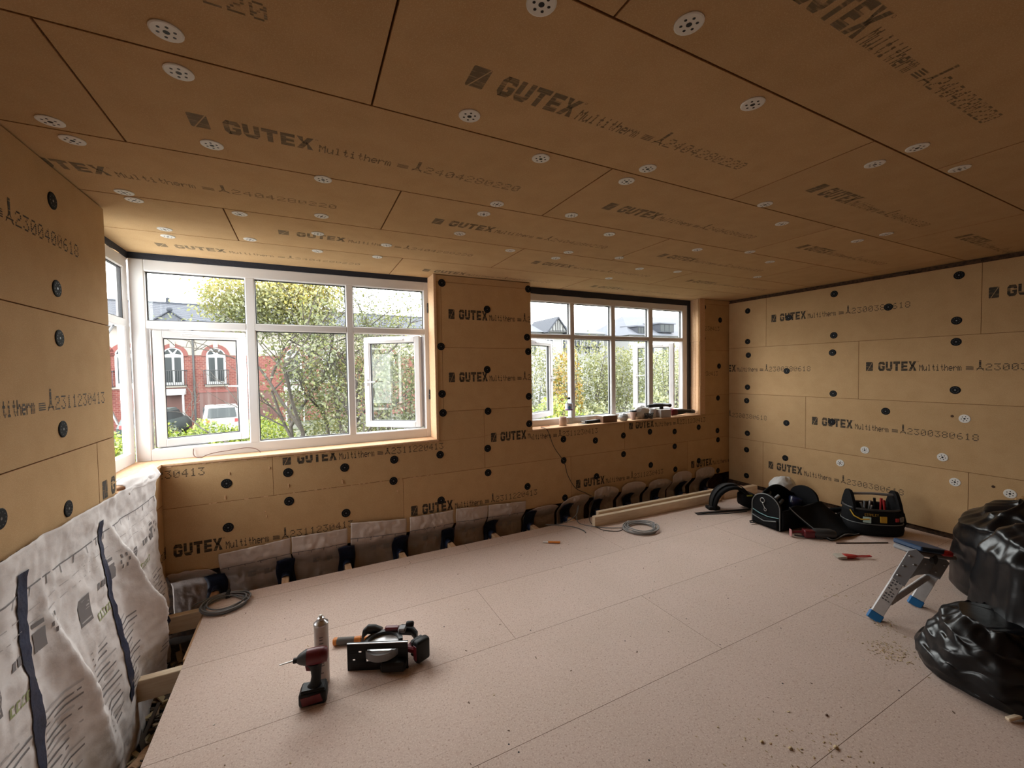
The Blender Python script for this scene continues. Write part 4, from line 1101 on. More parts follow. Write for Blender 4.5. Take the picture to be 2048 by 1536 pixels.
for y0 in (1.10, 1.70, 2.28, 2.86):                         # pictogram blocks, small print, green word
    rect_l(pr, y0+0.30, y0+0.36, 0.545, 0.615, 0); rect_l(pr, y0+0.305, y0+0.355, 0.63, 0.645, 0)
    for k in range(6):
        a0, a1 = k*math.pi/3, (k+1)*math.pi/3
        rect_l(pr, y0+0.41+0.022*math.cos(a0), y0+0.41+0.022*math.cos(a0)+0.008, 0.59+0.03*math.sin(a0), 0.59+0.03*math.sin(a0)+0.018, 0)
    for k in range(3): rect_l(pr, y0+0.18+0.03*k, y0+0.20+0.03*k, 0.555, 0.585, 0)
    rect_l(pr, y0+0.02, y0+0.10, 0.47, 0.585, 0)
    for k in range(7): rect_l(pr, y0+0.028, y0+0.092, 0.482+0.014*k, 0.488+0.014*k, 1)
    for k in range(15):
        for q in range(2):
            L = random.uniform(0.10, 0.17); rect_l(pr, y0+0.06+0.24*q, y0+0.06+0.24*q+L, 0.33-0.026*k, 0.337-0.026*k, 0 if k % 3 else 1, 0.0)
    x = y0+0.14
    for k in range(6):                                      # faint green word, too blurred to read
        rect_l(pr, x, x+0.019, 0.43, 0.437, 2); rect_l(pr, x+0.002*(k % 3), x+0.008+0.002*(k % 2), 0.437, 0.462, 2); rect_l(pr, x+0.004, x+0.019, 0.458, 0.465, 2)
        x += 0.026
pr.build('printing', [M_membp, M_membl, M_membg], msheet)['kind'] = 'stuff'
for ya, yb, z0, z1 in ((1.955, 1.965, 0.85, -0.24), (2.553, 2.60, 0.845, -0.06), (1.2, 1.2, 0.85, -0.24)):   # navy tape bands
    tp = MB(); n = 44
    def strip(s, t, ya=ya, yb=yb, z0=z0, z1=z1):
        z = z0+(z1-z0)*t; w = 0.026+0.003*lump(z, ya, 9)
        y = ya+(yb-ya)*t+(s-0.5)*2*w
        u, v = min(max(UY(y), 0), 1), min(max(VZ(z), 0), 1)
        p, nn = on_sheet(membrane_left, u, v, 0)
        return p+nn*sg*0.0045
    tp.grid(strip, 3, n); tp.build('tape_band', M_navy, msheet)

# loose corner of membrane lying over the sill
def lap(u, v):
    y = 2.86+0.52*u; k = v
    x = XL-0.05+0.085*k+0.01*lump(y, k, 5); z = 0.925+0.018*lump(y, k*0.3, 6, 2)+0.01*math.sin(u*6)-(0.055*max(0, k-0.65)/0.35)
    return Vector((x, y+0.02*k, z+0.012*(1-abs(2*k-1))))
o = MB().grid(lap, 40, 14).build('membrane_corner', M_memb); solidify(o, 0.0015)
tag(o, 'white membrane corner folded over the sill beside the left wall', 'membrane')

# flaps between the joists along the window wall
FL = [(-0.87, -0.60, 0.16, 0.13), (-0.58, -0.13, 0.235, 0.265), (-0.12, 0.275, 0.268, 0.262), (0.30, 0.745, 0.30, 0.258), (0.775, 1.165, 0.262, 0.262), (1.19, 1.50, 0.268, 0.25), (1.51, 1.91, 0.25, 0.225),
      (1.925, 2.30, 0.12, 0.135), (2.33, 2.68, 0.155, 0.185), (2.75, 3.085, 0.225, 0.195), (3.13, 3.485, 0.215, 0.20), (3.53, 3.90, 0.195, 0.175), (3.92, 4.245, 0.24, 0.225), (4.32, 4.665, 0.24, 0.23)]
FLAB = ['torn pinkish membrane flap in the floor void corner under the return window', 'crumpled membrane flap over the second floor joist from the left corner', 'membrane flap right below the printed number at the left apron', 'tallest membrane flap at the middle of the left window',
        'membrane flap whose ruler line ends under the left window reveal', 'membrane flap left of the fifth joist under the pier', 'rounded membrane flap under the pier centre', 'low drooping membrane flap behind the loose cables', 'curled membrane flap where the dark cable reaches the floor',
        'membrane flap rising behind the near end of the timber', 'membrane flap behind the middle of the timber', 'third last membrane flap before the right corner', 'second last membrane flap before the right corner', 'last membrane flap before the right corner']
M_membd = mat('membrane_backing', (0.58, 0.50, 0.455), 0.85, noise=(7, (0.50, 0.42, 0.38), 0.4, 0.75), bump=(40, 0.5, 0.006))
for i, (x0, x1, z0, z1) in enumerate(FL):
    def flap(u, v, x0=x0, x1=x1, z0=z0, z1=z1, i=i):
        x = x0+(x1-x0)*u; zt = z0+(z1-z0)*u
        if i > 6 or i == 0: zt += 0.02*math.sin(math.pi*u)-0.03*(2*abs(u-0.5))**4
        if i == 0: zt += 0.03*lump(u*3, 1, 1.6)
        z = zt+(-0.20-zt)*v
        y = wall_y(z)-0.006-0.014*(1-v)**3-(0.2+0.8*math.sin(math.pi*u))*(0.35 if i == 0 else 1.0)*(0.020*abs(lump(x*1.0, z, 9, i))+0.018*abs(lump(x*3, z*2, 8, i+4))+0.008*abs(lump(x*9, z*7, 7, i)))
        return Vector((x+0.006*lump(z, x, 12), y, z))
    t = thing('membrane_flap', FLAB[i], 'membrane', (0, 0, 0), 0, 'membrane flaps between the joist ends')
    b = MB(); b.grid(flap, 34, 40); solidify(b.build('sheet', M_membd, t), 0.0012)
    if 0 < i < 7:
        p = MB(); n = 9; s2 = 1 if on_sheet(flap, 0.5, 0.3, 0)[1].y < 0 else -1
        vz = lambda z: (0.26-z)/0.46
        for k in range(n):
            ua, ub = k/n, (k+1)/n
            decal(p, flap, [(ua, vz(0.135)), (ub, vz(0.135)), (ub, vz(0.141)), (ua, vz(0.141))], 0.002, (3, 1), 0, s2)
            if k % 2: decal(p, flap, [(ua, vz(0.112)), (ua+0.012, vz(0.112)), (ua+0.012, vz(0.137)), (ua, vz(0.137))], 0.002, (1, 1), 0, s2)
        for q in ((0.35, 0.045, 0.06), (0.6, 0.04, 0.05)):
            decal(p, flap, [(q[0], vz(q[1]-0.05)), (q[0]+0.11, vz(q[1]-0.05)), (q[0]+0.11, vz(q[1])), (q[0], vz(q[1]))], 0.002, (2, 2), 1, s2)
        p.build('printing', [M_membp, M_membl], t)['kind'] = 'stuff'

# ================================================================== DEBRIS IN THE VOID
rng = random.Random(5)
cols = [mat('wood_chip', (0.34, 0.25, 0.16), 0.9), mat('dark_chip', (0.09, 0.07, 0.055), 0.9), mat('straw_fibre', (0.42, 0.34, 0.20), 0.9)]
db = MB()
for i in range(900):
    x = rng.uniform(XL+0.10, FX0+0.10); y = rng.uniform(1.3, 3.35); z = -0.345+rng.random()*0.05
    L = rng.choice((0.015, 0.03, 0.05, 0.09)); w = rng.uniform(0.003, 0.012)
    M = Matrix.Translation((x, y, z)) @ Matrix.Rotation(rng.random()*6.3, 4, 'Z') @ Matrix.Rotation(rng.gauss(0, .35), 4, 'Y')
    db.box((-L, -w, -w*0.5), (L, w, w*0.5), rng.choice((0, 1, 1, 2)), M)
for i in range(500):
    x = rng.uniform(-0.6, 4.8); y = rng.uniform(3.25, 3.46); z = -0.345+rng.random()*0.03; L = rng.choice((0.015, 0.03, 0.05)); w = rng.uniform(0.003, 0.012)
    M = Matrix.Translation((x, y, z)) @ Matrix.Rotation(rng.random()*6.3, 4, 'Z'); db.box((-L, -w, -w*0.5), (L, w, w*0.5), rng.choice((0, 1, 1)), M)
tag(db.build('void_debris', cols), 'scattered fibres and chips in the void along the floor edge', 'debris', kind='stuff')
offc = [('timber_offcut', 'rough timber offcut lying in the void near the second noggin', (-0.74, 2.50, -0.30), 0.075, 0.028, 0.02, 75, M_joist),
        ('timber_offcut', 'stubby pale timber offcut at the bottom of the void', (-0.72, 2.22, -0.30), 0.10, 0.03, 0.025, 110, M_pine),
        ('timber_offcut', 'dark timber offcut half under the deck edge', (-0.66, 2.42, -0.29), 0.06, 0.03, 0.02, 20, M_batten)]
for nm, lb, loc, L, w, h, a, m_ in offc:
    t = MB(); rg = []
    for k in range(6):
        s = k/5; rr = []
        for q in range(8):
            an = 2*math.pi*q/8; rr.append((-L+2*L*s, w*math.cos(an)*(0.85+0.2*math.sin(k*2+q)), h*math.sin(an)*(0.85+0.15*math.cos(k+q*3))))
        rg.append(rr)
    t.loft(rg, smooth=False)
    o = t.build(nm, m_, None, loc, (0.1, 0.12, R(a))); tag(o, lb, 'offcut', 'offcuts in the void')
o = MB().ell((0, 0, 0), (0.045, 0.03, 0.022), 12, 8, fn=lambda d: 1+0.25*mnoise.noise(d*2)).build('rubble_lump', mat('pale_stone', (0.40, 0.33, 0.23), 0.95, bump=(40, .6, .004)), None, (-0.70, 2.33, -0.295))
tag(o, 'pale stone lump among the chips in the void', 'stone')
# ================================================================== TOOLS ON THE FLOOR
# --- impact driver standing on its battery.  local +x = nose direction
t = thing('impact_driver', 'dark red cordless impact driver standing on its battery before the can', 'power tool', (0.0, 2.085, 0), R(170))
b = MB(); b.cbox((-0.055, -0.038, 0.0), (0.062, 0.038, 0.062), 0.012, smooth=True)
b.cbox((-0.050, -0.034, 0.058), (0.055, 0.034, 0.072), 0.006); o = b.build('battery', M_black, t)
b = MB()
for s in (-1, 1): MB().prism([(-0.04, 0.018), (0.045, 0.010), (0.052, 0.046), (-0.03, 0.054)], s*0.0375, s*0.0405, 'y').build('battery_panel', M_red, o)
def oval(cx, cz, rx, ry, n=12, tilt=0.0):
    return [(cx+rx*math.cos(2*math.pi*i/n), ry*math.sin(2*math.pi*i/n), cz+tilt*rx*math.cos(2*math.pi*i/n)) for i in range(n)]
b = MB(); b.loft([oval(0.0, 0.068, 0.034, 0.026), oval(-0.006, 0.085, 0.023, 0.019), oval(-0.010, 0.115, 0.021, 0.018), oval(-0.010, 0.150, 0.024, 0.019), oval(-0.004, 0.176, 0.034, 0.023)]); b.build('grip', M_black, t)
def oy(x, r, rz, cz=0.208, n=16): return [(x, r*math.cos(2*math.pi*i/n), cz+rz*math.sin(2*math.pi*i/n)) for i in range(n)]
b = MB(); b.loft([oy(-0.062, 0.018, 0.018), oy(-0.058, 0.030, 0.032), oy(-0.03, 0.034, 0.037), oy(0.0, 0.034, 0.037), oy(0.028, 0.032, 0.035)]); b.build('motor_housing', M_red, t)
b = MB(); b.loft([oy(0.026, 0.033, 0.036), oy(0.036, 0.031, 0.033), oy(0.058, 0.021, 0.022, 0.206), oy(0.066, 0.015, 0.016, 0.205)]); b.build('gear_case', M_darkgrey, t)
b = MB(); b.loft([oy(0.064, 0.012, 0.012, 0.204, 10), oy(0.082, 0.012, 0.012, 0.203, 10), oy(0.084, 0.009, 0.009, 0.203, 10)]); b.build('bit_holder', M_black, t)
MB().tube([(0.082, 0, 0.203), (0.140, 0, 0.196)], [0.004, 0.003], 6).build('driver_bit', M_steel, t)
MB().prism([(0.012, 0.145), (0.030, 0.150), (0.034, 0.172), (0.018, 0.174)], -0.008, 0.008, 'y').build('trigger', M_red, t)
# --- aerosol can
t = thing('spray_can', 'tall silver and white aerosol can behind the impact driver', 'can', (0.038, 2.195, 0), 0)
b = MB(); b.lathe([(0.030, 0.0), (0.0325, 0.004), (0.0325, 0.285), (0.030, 0.292)], 28); b.build('body', mat('can_label', (0.62, 0.59, 0.57), 0.4, metal=0.05, noise=(14, (0.54, 0.50, 0.48), 0.45, 0.7)), t)
b = MB()
for k, (z, w) in enumerate(((0.235, 0.5), (0.222, 0.45), (0.205, 0.55), (0.12, 0.7), (0.108, 0.6), (0.096, 0.65), (0.06, 0.5))):
    b.add([(0.0329*math.cos(a), 0.0329*math.sin(a), zz) for zz in (z, z+0.006) for a in [-1.9+w*j/4 for j in range(5)]], [(j, j+1, j+6, j+5) for j in range(4)], 0)
b.add([(0.0329*math.cos(a), 0.0329*math.sin(a), zz) for zz in (0.15, 0.19) for a in [-2.3+0.5*j/4 for j in range(5)]], [(j, j+1, j+6, j+5) for j in range(4)], 1)
b.build('label_print', [mat('label_grey', (0.2, 0.2, 0.2), 0.5), mat('label_brown', (0.28, 0.17, 0.12), 0.5)], t)
b = MB(); b.lathe([(0.0325, 0.286), (0.034, 0.290), (0.0335, 0.295), (0.029, 0.297), (0.022, 0.305), (0.016, 0.310), (0.015, 0.314), (0.017, 0.316), (0.0165, 0.319), (0.009, 0.320)], 28); b.build('dome', M_steel, t)
b = MB(); b.lathe([(0.0075, 0.318), (0.0075, 0.330), (0.006, 0.333)], 14); b.build('valve', M_whitep, t)
# --- cordless circular saw lying on its motor side; local x along the shoe, -y towards the camera
t = thing('circular_saw', 'black and red cordless circular saw lying with its shoe upright', 'power tool', (0.295, 2.15, 0), R(-24.5))
def plate(a0, a1, z0, z1, holes):
    b = MB()
    for (p0, p1, q0, q1) in rect_minus((a0, a1, z0, z1), holes): b.cbox((p0, -0.002, q0), (p1, 0.002, q1), 0.0006)
    return b
b = plate(-0.155, 0.150, 0.0, 0.140, [(-0.055, 0.10, 0.060, 0.106), (-0.128, -0.116, 0.052, 0.060), (-0.098, -0.084, 0.092, 0.100), (-0.06, -0.03, 0.044, 0.06)])
b.box((-0.155, 0.0, 0.136), (0.150, 0.010, 0.140)); b.box((-0.155, 0.0, 0.0), (0.150, 0.010, 0.004)); b.build('shoe', M_black, t)
b = MB(); b.box((-0.1545, -0.0026, 0.1365), (0.1495, 0.0004, 0.1405)); b.build('shoe_rim', M_steel, t)
ZB = 0.100
b = MB(); n = 48; ring = []
for i in range(n):
    a = 2*math.pi*i/n; r = 0.082 if i % 2 else 0.0775; ring.append((0.012+r*math.cos(a), 0.045+r*math.sin(a)))
b.prism(ring, ZB-0.0008, ZB+0.0008); b.build('blade', mat('blade_steel', (0.62, 0.62, 0.63), 0.35, metal=0.3), t)
MB().lathe([(0.018, ZB+0.0008), (0.018, ZB+0.004), (0.009, ZB+0.005), (0.009, ZB+0.010)], 12).build('arbor', M_darkgrey, t, (0.012, 0.045, 0))
# upper guard: arch over the rear half of the blade
def arch(r0, r1, a0, a1, z0, z1, cx, cy, n=20):
    pts = [(cx+r1*math.cos(a0+(a1-a0)*i/n), cy+r1*math.sin(a0+(a1-a0)*i/n)) for i in range(n+1)]+[(cx+r0*math.cos(a1-(a1-a0)*i/n), cy+r0*math.sin(a1-(a1-a0)*i/n)) for i in range(n+1)]
    vs0 = [(x, y, z0) for x, y in pts]; vs1 = [(x, y, z1) for x, y in pts]; m_ = len(pts); bb = MB(); h = n+1
    for i in range(n):
        j0, j1 = m_-1-i, m_-2-i
        bb.add([vs0[i], vs0[i+1], vs0[j1], vs0[j0], vs1[i], vs1[i+1], vs1[j1], vs1[j0]], [(0, 3, 2, 1), (4, 5, 6, 7), (0, 1, 5, 4), (2, 3, 7, 6)], 0)
    bb.add([vs0[0], vs1[0], vs1[m_-1], vs0[m_-1]], [(0, 1, 2, 3)]); bb.add([vs0[n], vs0[n+1], vs1[n+1], vs1[n]], [(0, 1, 2, 3)])
    return bb
arch(0.078, 0.100, R(10), R(182), 0.055, 0.118, 0.012, 0.045).build('upper_guard', M_darkgrey, t)
b = arch(0.02, 0.100, R(5), R(185), 0.050, 0.056, 0.012, 0.045); b.build('guard_plate', M_black, t)
b = arch(0.070, 0.088, R(188), R(352), 0.066, 0.102, 0.012, 0.045); b.build('lower_guard', M_grey, t)
b = MB(); b.lathe([(0.036, 0.004), (0.040, 0.010), (0.040, 0.052), (0.046, 0.056)], 20); b.build('motor_housing', M_red, t, (0.055, 0.062, 0))
b = MB(); b.cbox((0.02, -0.05, 0.012), (0.145, 0.03, 0.060), 0.010); b.build('gear_case', M_black, t)
b = MB(); b.loft([[(x, y+dy, z+dz) for dy, dz in ((-.016, -.018), (.016, -.018), (.018, .012), (.008, .022), (-.008, .022), (-.018, .012))] for x, y, z in ((-0.02, 0.150, 0.10), (-0.05, 0.135, 0.125), (-0.082, 0.112, 0.142), (-0.10, 0.085, 0.135), (-0.098, 0.06, 0.11))]); b.build('front_handle', M_darkgrey, t)
b = MB(); b.loft([[(x, y+dy, z+dz) for dy, dz in ((-.018, -.020), (.018, -.020), (.020, .014), (.008, .024), (-.008, .024), (-.020, .014))] for x, y, z in ((0.03, 0.155, 0.085), (0.085, 0.165, 0.10), (0.14, 0.150, 0.105), (0.175, 0.115, 0.09))]); b.build('rear_handle', M_black, t)
b = MB(); b.cbox((0.0, 0.118, 0.118), (0.075, 0.150, 0.138), 0.006); b.build('housing_cap', M_red, t)
b = MB(); b.cbox((0.075, 0.10, 0.118), (0.115, 0.145, 0.140), 0.006); b.build('depth_lock', M_grey, t)
b = MB(); b.lathe([(0.012, 0), (0.015, 0.006), (0.015, 0.034), (0.011, 0.040)], 10, axis='x'); b.build('lock_knob', M_black, t, (0.115, 0.13, 0.150))
b = MB(); b.cbox((-0.04, -0.036, -0.030), (0.045, 0.036, 0.0), 0.008); b.cbox((-0.052, -0.040, 0.0), (0.060, 0.040, 0.045), 0.012, smooth=True)
o = b.build('battery', M_black, t); o.matrix_local = Matrix.Translation((0.195, 0.055, 0.075)) @ Matrix.Rotation(R(-25), 4, 'Z') @ Matrix.Rotation(R(90), 4, 'Y') @ Matrix.Rotation(R(18), 4, 'X')
p = MB().cbox((-0.03, -0.0425, 0.008), (0.045, 0.0425, 0.034), 0.002).build('battery_panel', M_red, o)
b = MB(); b.cbox((-0.03, -0.03, 0.0), (0.03, 0.03, 0.030), 0.006); b.build('battery_foot', M_red, t, (0.165, 0.05, 0.06), (0, 0, R(-20)))
# --- orange handled tool behind the saw
t = thing('hammer', 'orange and grey handled hammer lying behind the saw', 'hand tool', (0.10, 2.462, 0), R(-20))
b = MB()
def hs(x, ry, rz): return [(x, ry*math.cos(2*math.pi*i/12), 0.021+rz*math.sin(2*math.pi*i/12)) for i in range(12)]
b.loft([hs(0, 0.010, 0.014), hs(0.006, 0.020, 0.021), (hs(0.03, 0.019, 0.019)), hs(0.08, 0.016, 0.017), hs(0.12, 0.016, 0.017), hs(0.15, 0.018, 0.018)]); b.build('grip', M_orange, t)
b = MB(); b.loft([hs(0.022, 0.0195, 0.0195), hs(0.05, 0.019, 0.019), hs(0.09, 0.017, 0.018), hs(0.115, 0.0165, 0.0175)], cap=False); b.build('grip_sleeve', mat('worn_grey', (0.13, 0.12, 0.11), 0.7), t)
b = MB(); b.loft([hs(0.148, 0.013, 0.013), hs(0.26, 0.011, 0.012)]); b.build('shaft', M_orange, t)
b = MB(); b.cbox((0.255, -0.05, 0.006), (0.285, 0.05, 0.036), 0.005); b.lathe([(0.016, -0.065), (0.017, -0.05), (0.014, -0.045)], 12, axis='y', M=Matrix.Translation((0.27, 0, 0.021))); b.build('head', M_steel, t)
# --- flat carpenter's pencil / chisel
t = thing('wood_chisel', 'small orange handled chisel with pale tip on the floor', 'hand tool', (1.818, 3.068, 0), R(-33))
def cs(x, r): return [(x, r*math.cos(2*math.pi*i/8), 0.011+r*0.9*math.sin(2*math.pi*i/8)) for i in range(8)]
b = MB(); b.loft([cs(0.045, 0.007), cs(0.05, 0.010), cs(0.09, 0.0095), cs(0.145, 0.011), cs(0.150, 0.009)]); b.build('handle', M_orange, t)
b = MB(); b.prism([(0, -0.006), (0.046, -0.006), (0.046, 0.006), (0, 0.006)], 0.006, 0.012); b.build('blade', M_whitep, t)
# --- cable coils
def coil(name, label, c, r, turns, rad, m_, seed, tail=None, extra=None):
    t = thing(name, label, 'cable', (c[0], c[1], 0)); rnd = random.Random(seed); pts = []
    n = 26
    for i in range(turns*n+1):
        a = 2*math.pi*i/n; k = i//n
        rr = r*(1+0.13*math.sin(k*2.3)+0.06*math.sin(a*1.07+k)); z = rad+0.010*((k*7) % 4)*0.8+0.004*math.sin(a*2+k*1.7)
        pts.append((rr*math.cos(a)+0.012*math.sin(k*3.1), rr*math.sin(a)*0.92+0.012*math.cos(k*2.2), z))
    if tail: pts += tail
    MB().tube(smooth_path(pts, 2) if tail else pts, rad, 6, caps=True).build('coil', m_, t)
    if extra: extra(t)
    return t
def tie1(t):
    MB().cbox((-0.012, 0.085, 0.0), (0.012, 0.150, 0.034), 0.004).build('plug', M_blackm, t)
coil('cable_coil', 'dark grey coiled cable at the left corner of the floor deck', (-0.505, 3.235), 0.122, 8, 0.0048, M_cable, 3, tail=[(-0.02, 0.13, 0.02), (-0.12, 0.10, 0.02), (-0.19, 0.06, 0.012)], extra=tie1)
def tie2(t):
    MB().tube([(-0.03+0.018*math.cos(a), 0.128, 0.024+0.022*math.sin(a)) for a in [i*math.pi/5 for i in range(11)]], 0.004, 5).build('tie', M_whitep, t)
coil('cable_coil', 'pale grey coiled cable in front of the long timber', (2.78, 2.895), 0.145, 9, 0.005, M_cablel, 9, extra=tie2)
# --- loose cables
def loose(name, label, pts, r, m_, n=8):
    o = MB().tube(smooth_path(pts, n), r, 6).build(name, m_); return tag(o, label, 'cable')
loose('loose_cable', 'thin dark cable running from the right sill down to the coil', [(2.13, 3.60, 0.925), (2.16, 3.548, 0.915), (2.19, 3.542, 0.86), (2.25, 3.546, 0.72), (2.365, 3.543, 0.555), (2.41, 3.545, 0.415), (2.50, 3.535, 0.27), (2.62, 3.50, 0.20), (2.66, 3.44, 0.16), (2.56, 3.36, 0.09),
      (2.47, 3.26, 0.02), (2.45, 3.15, 0.0035), (2.46, 3.03, 0.0035), (2.56, 2.95, 0.0035), (2.64, 2.97, 0.0035)], 0.0035, M_cabled)
loose('loose_cable', 'grey cable looping over the deck edge by the timber end', [(2.64, 2.99, 0.006), (2.52, 3.06, 0.006), (2.42, 3.16, 0.006), (2.36, 3.30, 0.008), (2.42, 3.40, 0.09), (2.46, 3.43, 0.12), (2.38, 3.36, 0.06), (2.26, 3.37, 0.008), (2.12, 3.36, 0.006)], 0.004, M_cable)
loose('loose_cable', 'short grey cable end with plug beside the floor edge', [(2.05, 3.40, 0.01), (2.16, 3.33, 0.006), (2.26, 3.22, 0.006), (2.285, 3.11, 0.006), (2.27, 3.06, 0.006)], 0.0045, M_cable)
# --- timbers along the deck edge
b = MB().cbox((0, -0.047, 0.0), (1.72, 0.0, 0.095), 0.003); o = b.build('timber_stud', M_pinel, None, (2.44, 3.185, 0), (0, 0, R(-2.2))); tag(o, 'long pale timber stud lying along the floor edge', 'timber')
b = MB().cbox((0, -0.02, 0.0), (1.80, 0.022, 0.118), 0.003); o = b.build('timber_batten', M_pinel, None, (2.52, 3.206, 0), (0, 0, R(-2.2))); tag(o, 'thin pale batten standing behind the long stud', 'timber')
o = MB().cbox((0, -0.03, 0), (0.55, 0.03, 0.09), 0.003).build('timber_block', M_pinel, None, (4.25, 3.13, 0), (0, 0, R(-4))); tag(o, 'short pale timber end near the right corner', 'timber')
# --- padded tool belt
t = thing('tool_belt', 'black padded tool belt standing in an arch beside the timber', 'tool belt', (4.02, 2.86, 0), R(-25))
def belt(u, v):
    a = math.pi*(-0.10+1.15*u); r = 0.19
    return Vector((-r*1.0*math.cos(a), (v-0.5)*0.14*(0.7+0.5*math.sin(math.pi*u)), max(0.006, 0.04+r*1.05*math.sin(a))))
o = MB().grid(belt, 26, 8).build('pad', M_fab, t); solidify(o, 0.028)
def belt2(u, v):
    a = math.pi*(-0.05+1.05*u); r = 0.212
    return Vector((-r*math.cos(a), (v-0.5)*0.05, max(0.012, 0.045+r*1.05*math.sin(a))))
o = MB().grid(belt2, 26, 2).build('webbing', M_blackm, t); solidify(o, 0.004)
MB().cbox((-0.255, -0.045, 0.0), (-0.13, 0.045, 0.035), 0.01, smooth=True).build('buckle', M_black, t)
b = MB(); b.cbox((0.10, -0.075, 0.03), (0.24, 0.075, 0.17), 0.03, smooth=True); b.build('pouch', M_fab, t)
MB().cbox((0.13, -0.079, 0.148), (0.19, -0.073, 0.164), 0.002).build('pouch_badge', mat('yellow_green', (0.36, 0.36, 0.05), 0.5), t)
# --- pry bar
t = thing('pry_bar', 'flat black pry bar lying before the tool belt', 'hand tool', (3.565, 2.925, 0), R(-20.6))
b = MB(); b.loft([[(x, -w, z), (x, w, z), (x, w, z+h), (x, -w, z+h)] for x, w, z, h in ((0, 0.024, 0.001, 0.003), (0.07, 0.022, 0.002, 0.006), (0.12, 0.012, 0.004, 0.009), (0.45, 0.011, 0.010, 0.009), (0.60, 0.016, 0.014, 0.007))], smooth=False); b.build('bar', mat('dark_iron', (0.03, 0.027, 0.026), 0.5, metal=0.6), t)
b = MB(); b.loft([[(x, -w+dy, z), (x, w+dy, z), (x, w+dy, z+h), (x, -w+dy, z+h)] for x, w, z, h, dy in ((0.0, 0.010, 0.0, 0.003, -0.03), (0.30, 0.007, 0.0, 0.004, -0.045), (0.55, 0.006, 0.0, 0.004, -0.02))], smooth=False); b.build('strap', M_blackm, t)
# ================================================================== BAGS, LADDER, SACKS ON THE RIGHT
M_teal = mat('teal_piping', (0.16, 0.32, 0.34), 0.5)
M_piping = mat('grey_piping', (0.16, 0.17, 0.17), 0.5)
M_yellow = mat('tool_yellow', (0.55, 0.33, 0.03), 0.5)
# --- round-ended tool bag, lid thrown open
t = thing('tool_bag', 'black round-ended tool bag with lid flopped open on the floor', 'bag', (3.85, 2.37, 0), R(-6))
def archpoly(w, h, n=14, y0=0.0):
    return [(y0-w/2, 0.012), (y0-w/2, h-w*0.42)]+[(y0-w/2*math.cos(math.pi*i/n), h-w*0.42+w*0.42*math.sin(math.pi*i/n)) for i in range(1, n)]+[(y0+w/2, h-w*0.42), (y0+w/2, 0.012)]
AP = archpoly(0.28, 0.31)
MB().prism(AP, -0.012, 0.012, 'x').build('end_panel', M_fab, t)
MB().prism(archpoly(0.27, 0.33), 0.50, 0.522, 'x').build('end_panel', M_fab, t)
MB().tube([(-0.014, y, z) for y, z in AP], 0.005, 6, closed=False).build('piping', M_piping, t)
b = MB(); b.tube([(-0.016, 0.13, 0.135), (-0.017, 0.06, 0.115), (-0.017, -0.02, 0.105), (-0.016, -0.13, 0.120)], 0.0045, 6); b.build('stripe', M_teal, t)
b = MB(); b.cbox((-0.035, -0.125, 0.015), (-0.010, 0.125, 0.095), 0.012, smooth=True); b.build('end_pocket', M_fab, t)
b = MB(); b.tube([(-0.036, 0.12, 0.088), (-0.038, 0.0, 0.060), (-0.036, -0.12, 0.092)], 0.005, 6); b.build('piping', M_piping, t)
b = MB(); b.tube([(-0.018, 0.03+0.022*math.cos(a), 0.245+0.022*math.sin(a)) for a in [i*math.pi/6 for i in range(13)]], 0.0035, 6); b.tube([(-0.02, 0.028, 0.222), (-0.022, 0.0, 0.175)], 0.004, 6)
b.tube([(-0.02, 0.0+0.012*math.cos(a), 0.165+0.014*math.sin(a)) for a in [i*math.pi/5 for i in range(11)]], 0.003, 6); b.build('clip_hook', M_steel, t)
MB().cbox((-0.012, -0.14, 0.0), (0.52, 0.14, 0.018), 0.006).build('base', M_fab, t)
def back(u, v):
    x = 0.0+0.51*u; h = 0.22+0.11*math.sin(math.pi*min(1, u*1.05))
    return Vector((x, 0.14-0.06*max(0, v-0.6)**1.2*2, 0.015+h*v))
solidify(MB().grid(back, 16, 10).build('back_wall', M_fab, t), 0.014)
def front(u, v): return Vector((0.51*u, -0.14-0.012*math.sin(math.pi*v)-0.01*math.sin(math.pi*u), 0.015+(0.17+0.03*u)*v))
solidify(MB().grid(front, 16, 8).build('front_wall', M_fab, t), 0.014)
def lid(u, v):
    x = 0.10+0.43*u+0.10*v; s = v
    y = -0.145-0.10*s-0.20*s*s; z = 0.195*(1-s)**1.6+0.012+0.05*math.sin(math.pi*s)*(0.4+0.6*u)+0.012*math.sin(u*9+v*4)
    return Vector((x, y, z))
o = MB().grid(lid, 20, 18).build('lid', M_fab, t); solidify(o, 0.016)
MB().tube([lid(0, k/16)+Vector((-0.004, -0.004, 0.010)) for k in range(17)]+[lid(k/10, 1)+Vector((0.0, -0.006, 0.010)) for k in range(1, 11)], 0.0045, 6).build('piping', M_piping, t)
for k, (x, y, z, L, an, m_) in enumerate(((0.10, 0.02, 0.21, 0.20, 20, M_grey), (0.12, -0.03, 0.19, 0.18, 12, M_darkgrey), (0.10, 0.06, 0.235, 0.2, 14, M_darkgrey))):
    o = MB().tube([(-L/2, 0, 0), (L/2, 0, 0.02)], [0.013, 0.016], 8).build('packed_tool', m_, t); o.location = (x, y, z); o.rotation_euler = (0, R(-an), R(15*k))
MB().lathe([(0.05, 0), (0.062, 0.03), (0.062, 0.13), (0.05, 0.145)], 18).build('packed_tool', mat('blue_black', (0.01, 0.015, 0.05), 0.25), t, (0.33, 0.0, 0.10), (0.2, 0.25, 0))
b = MB(); b.tube([(-0.03, 0.10, 0.03), (-0.075, 0.115, 0.025), (-0.09, 0.10, 0.02), (-0.05, 0.08, 0.02)], 0.006, 6); b.build('strap_end', M_blackm, t)
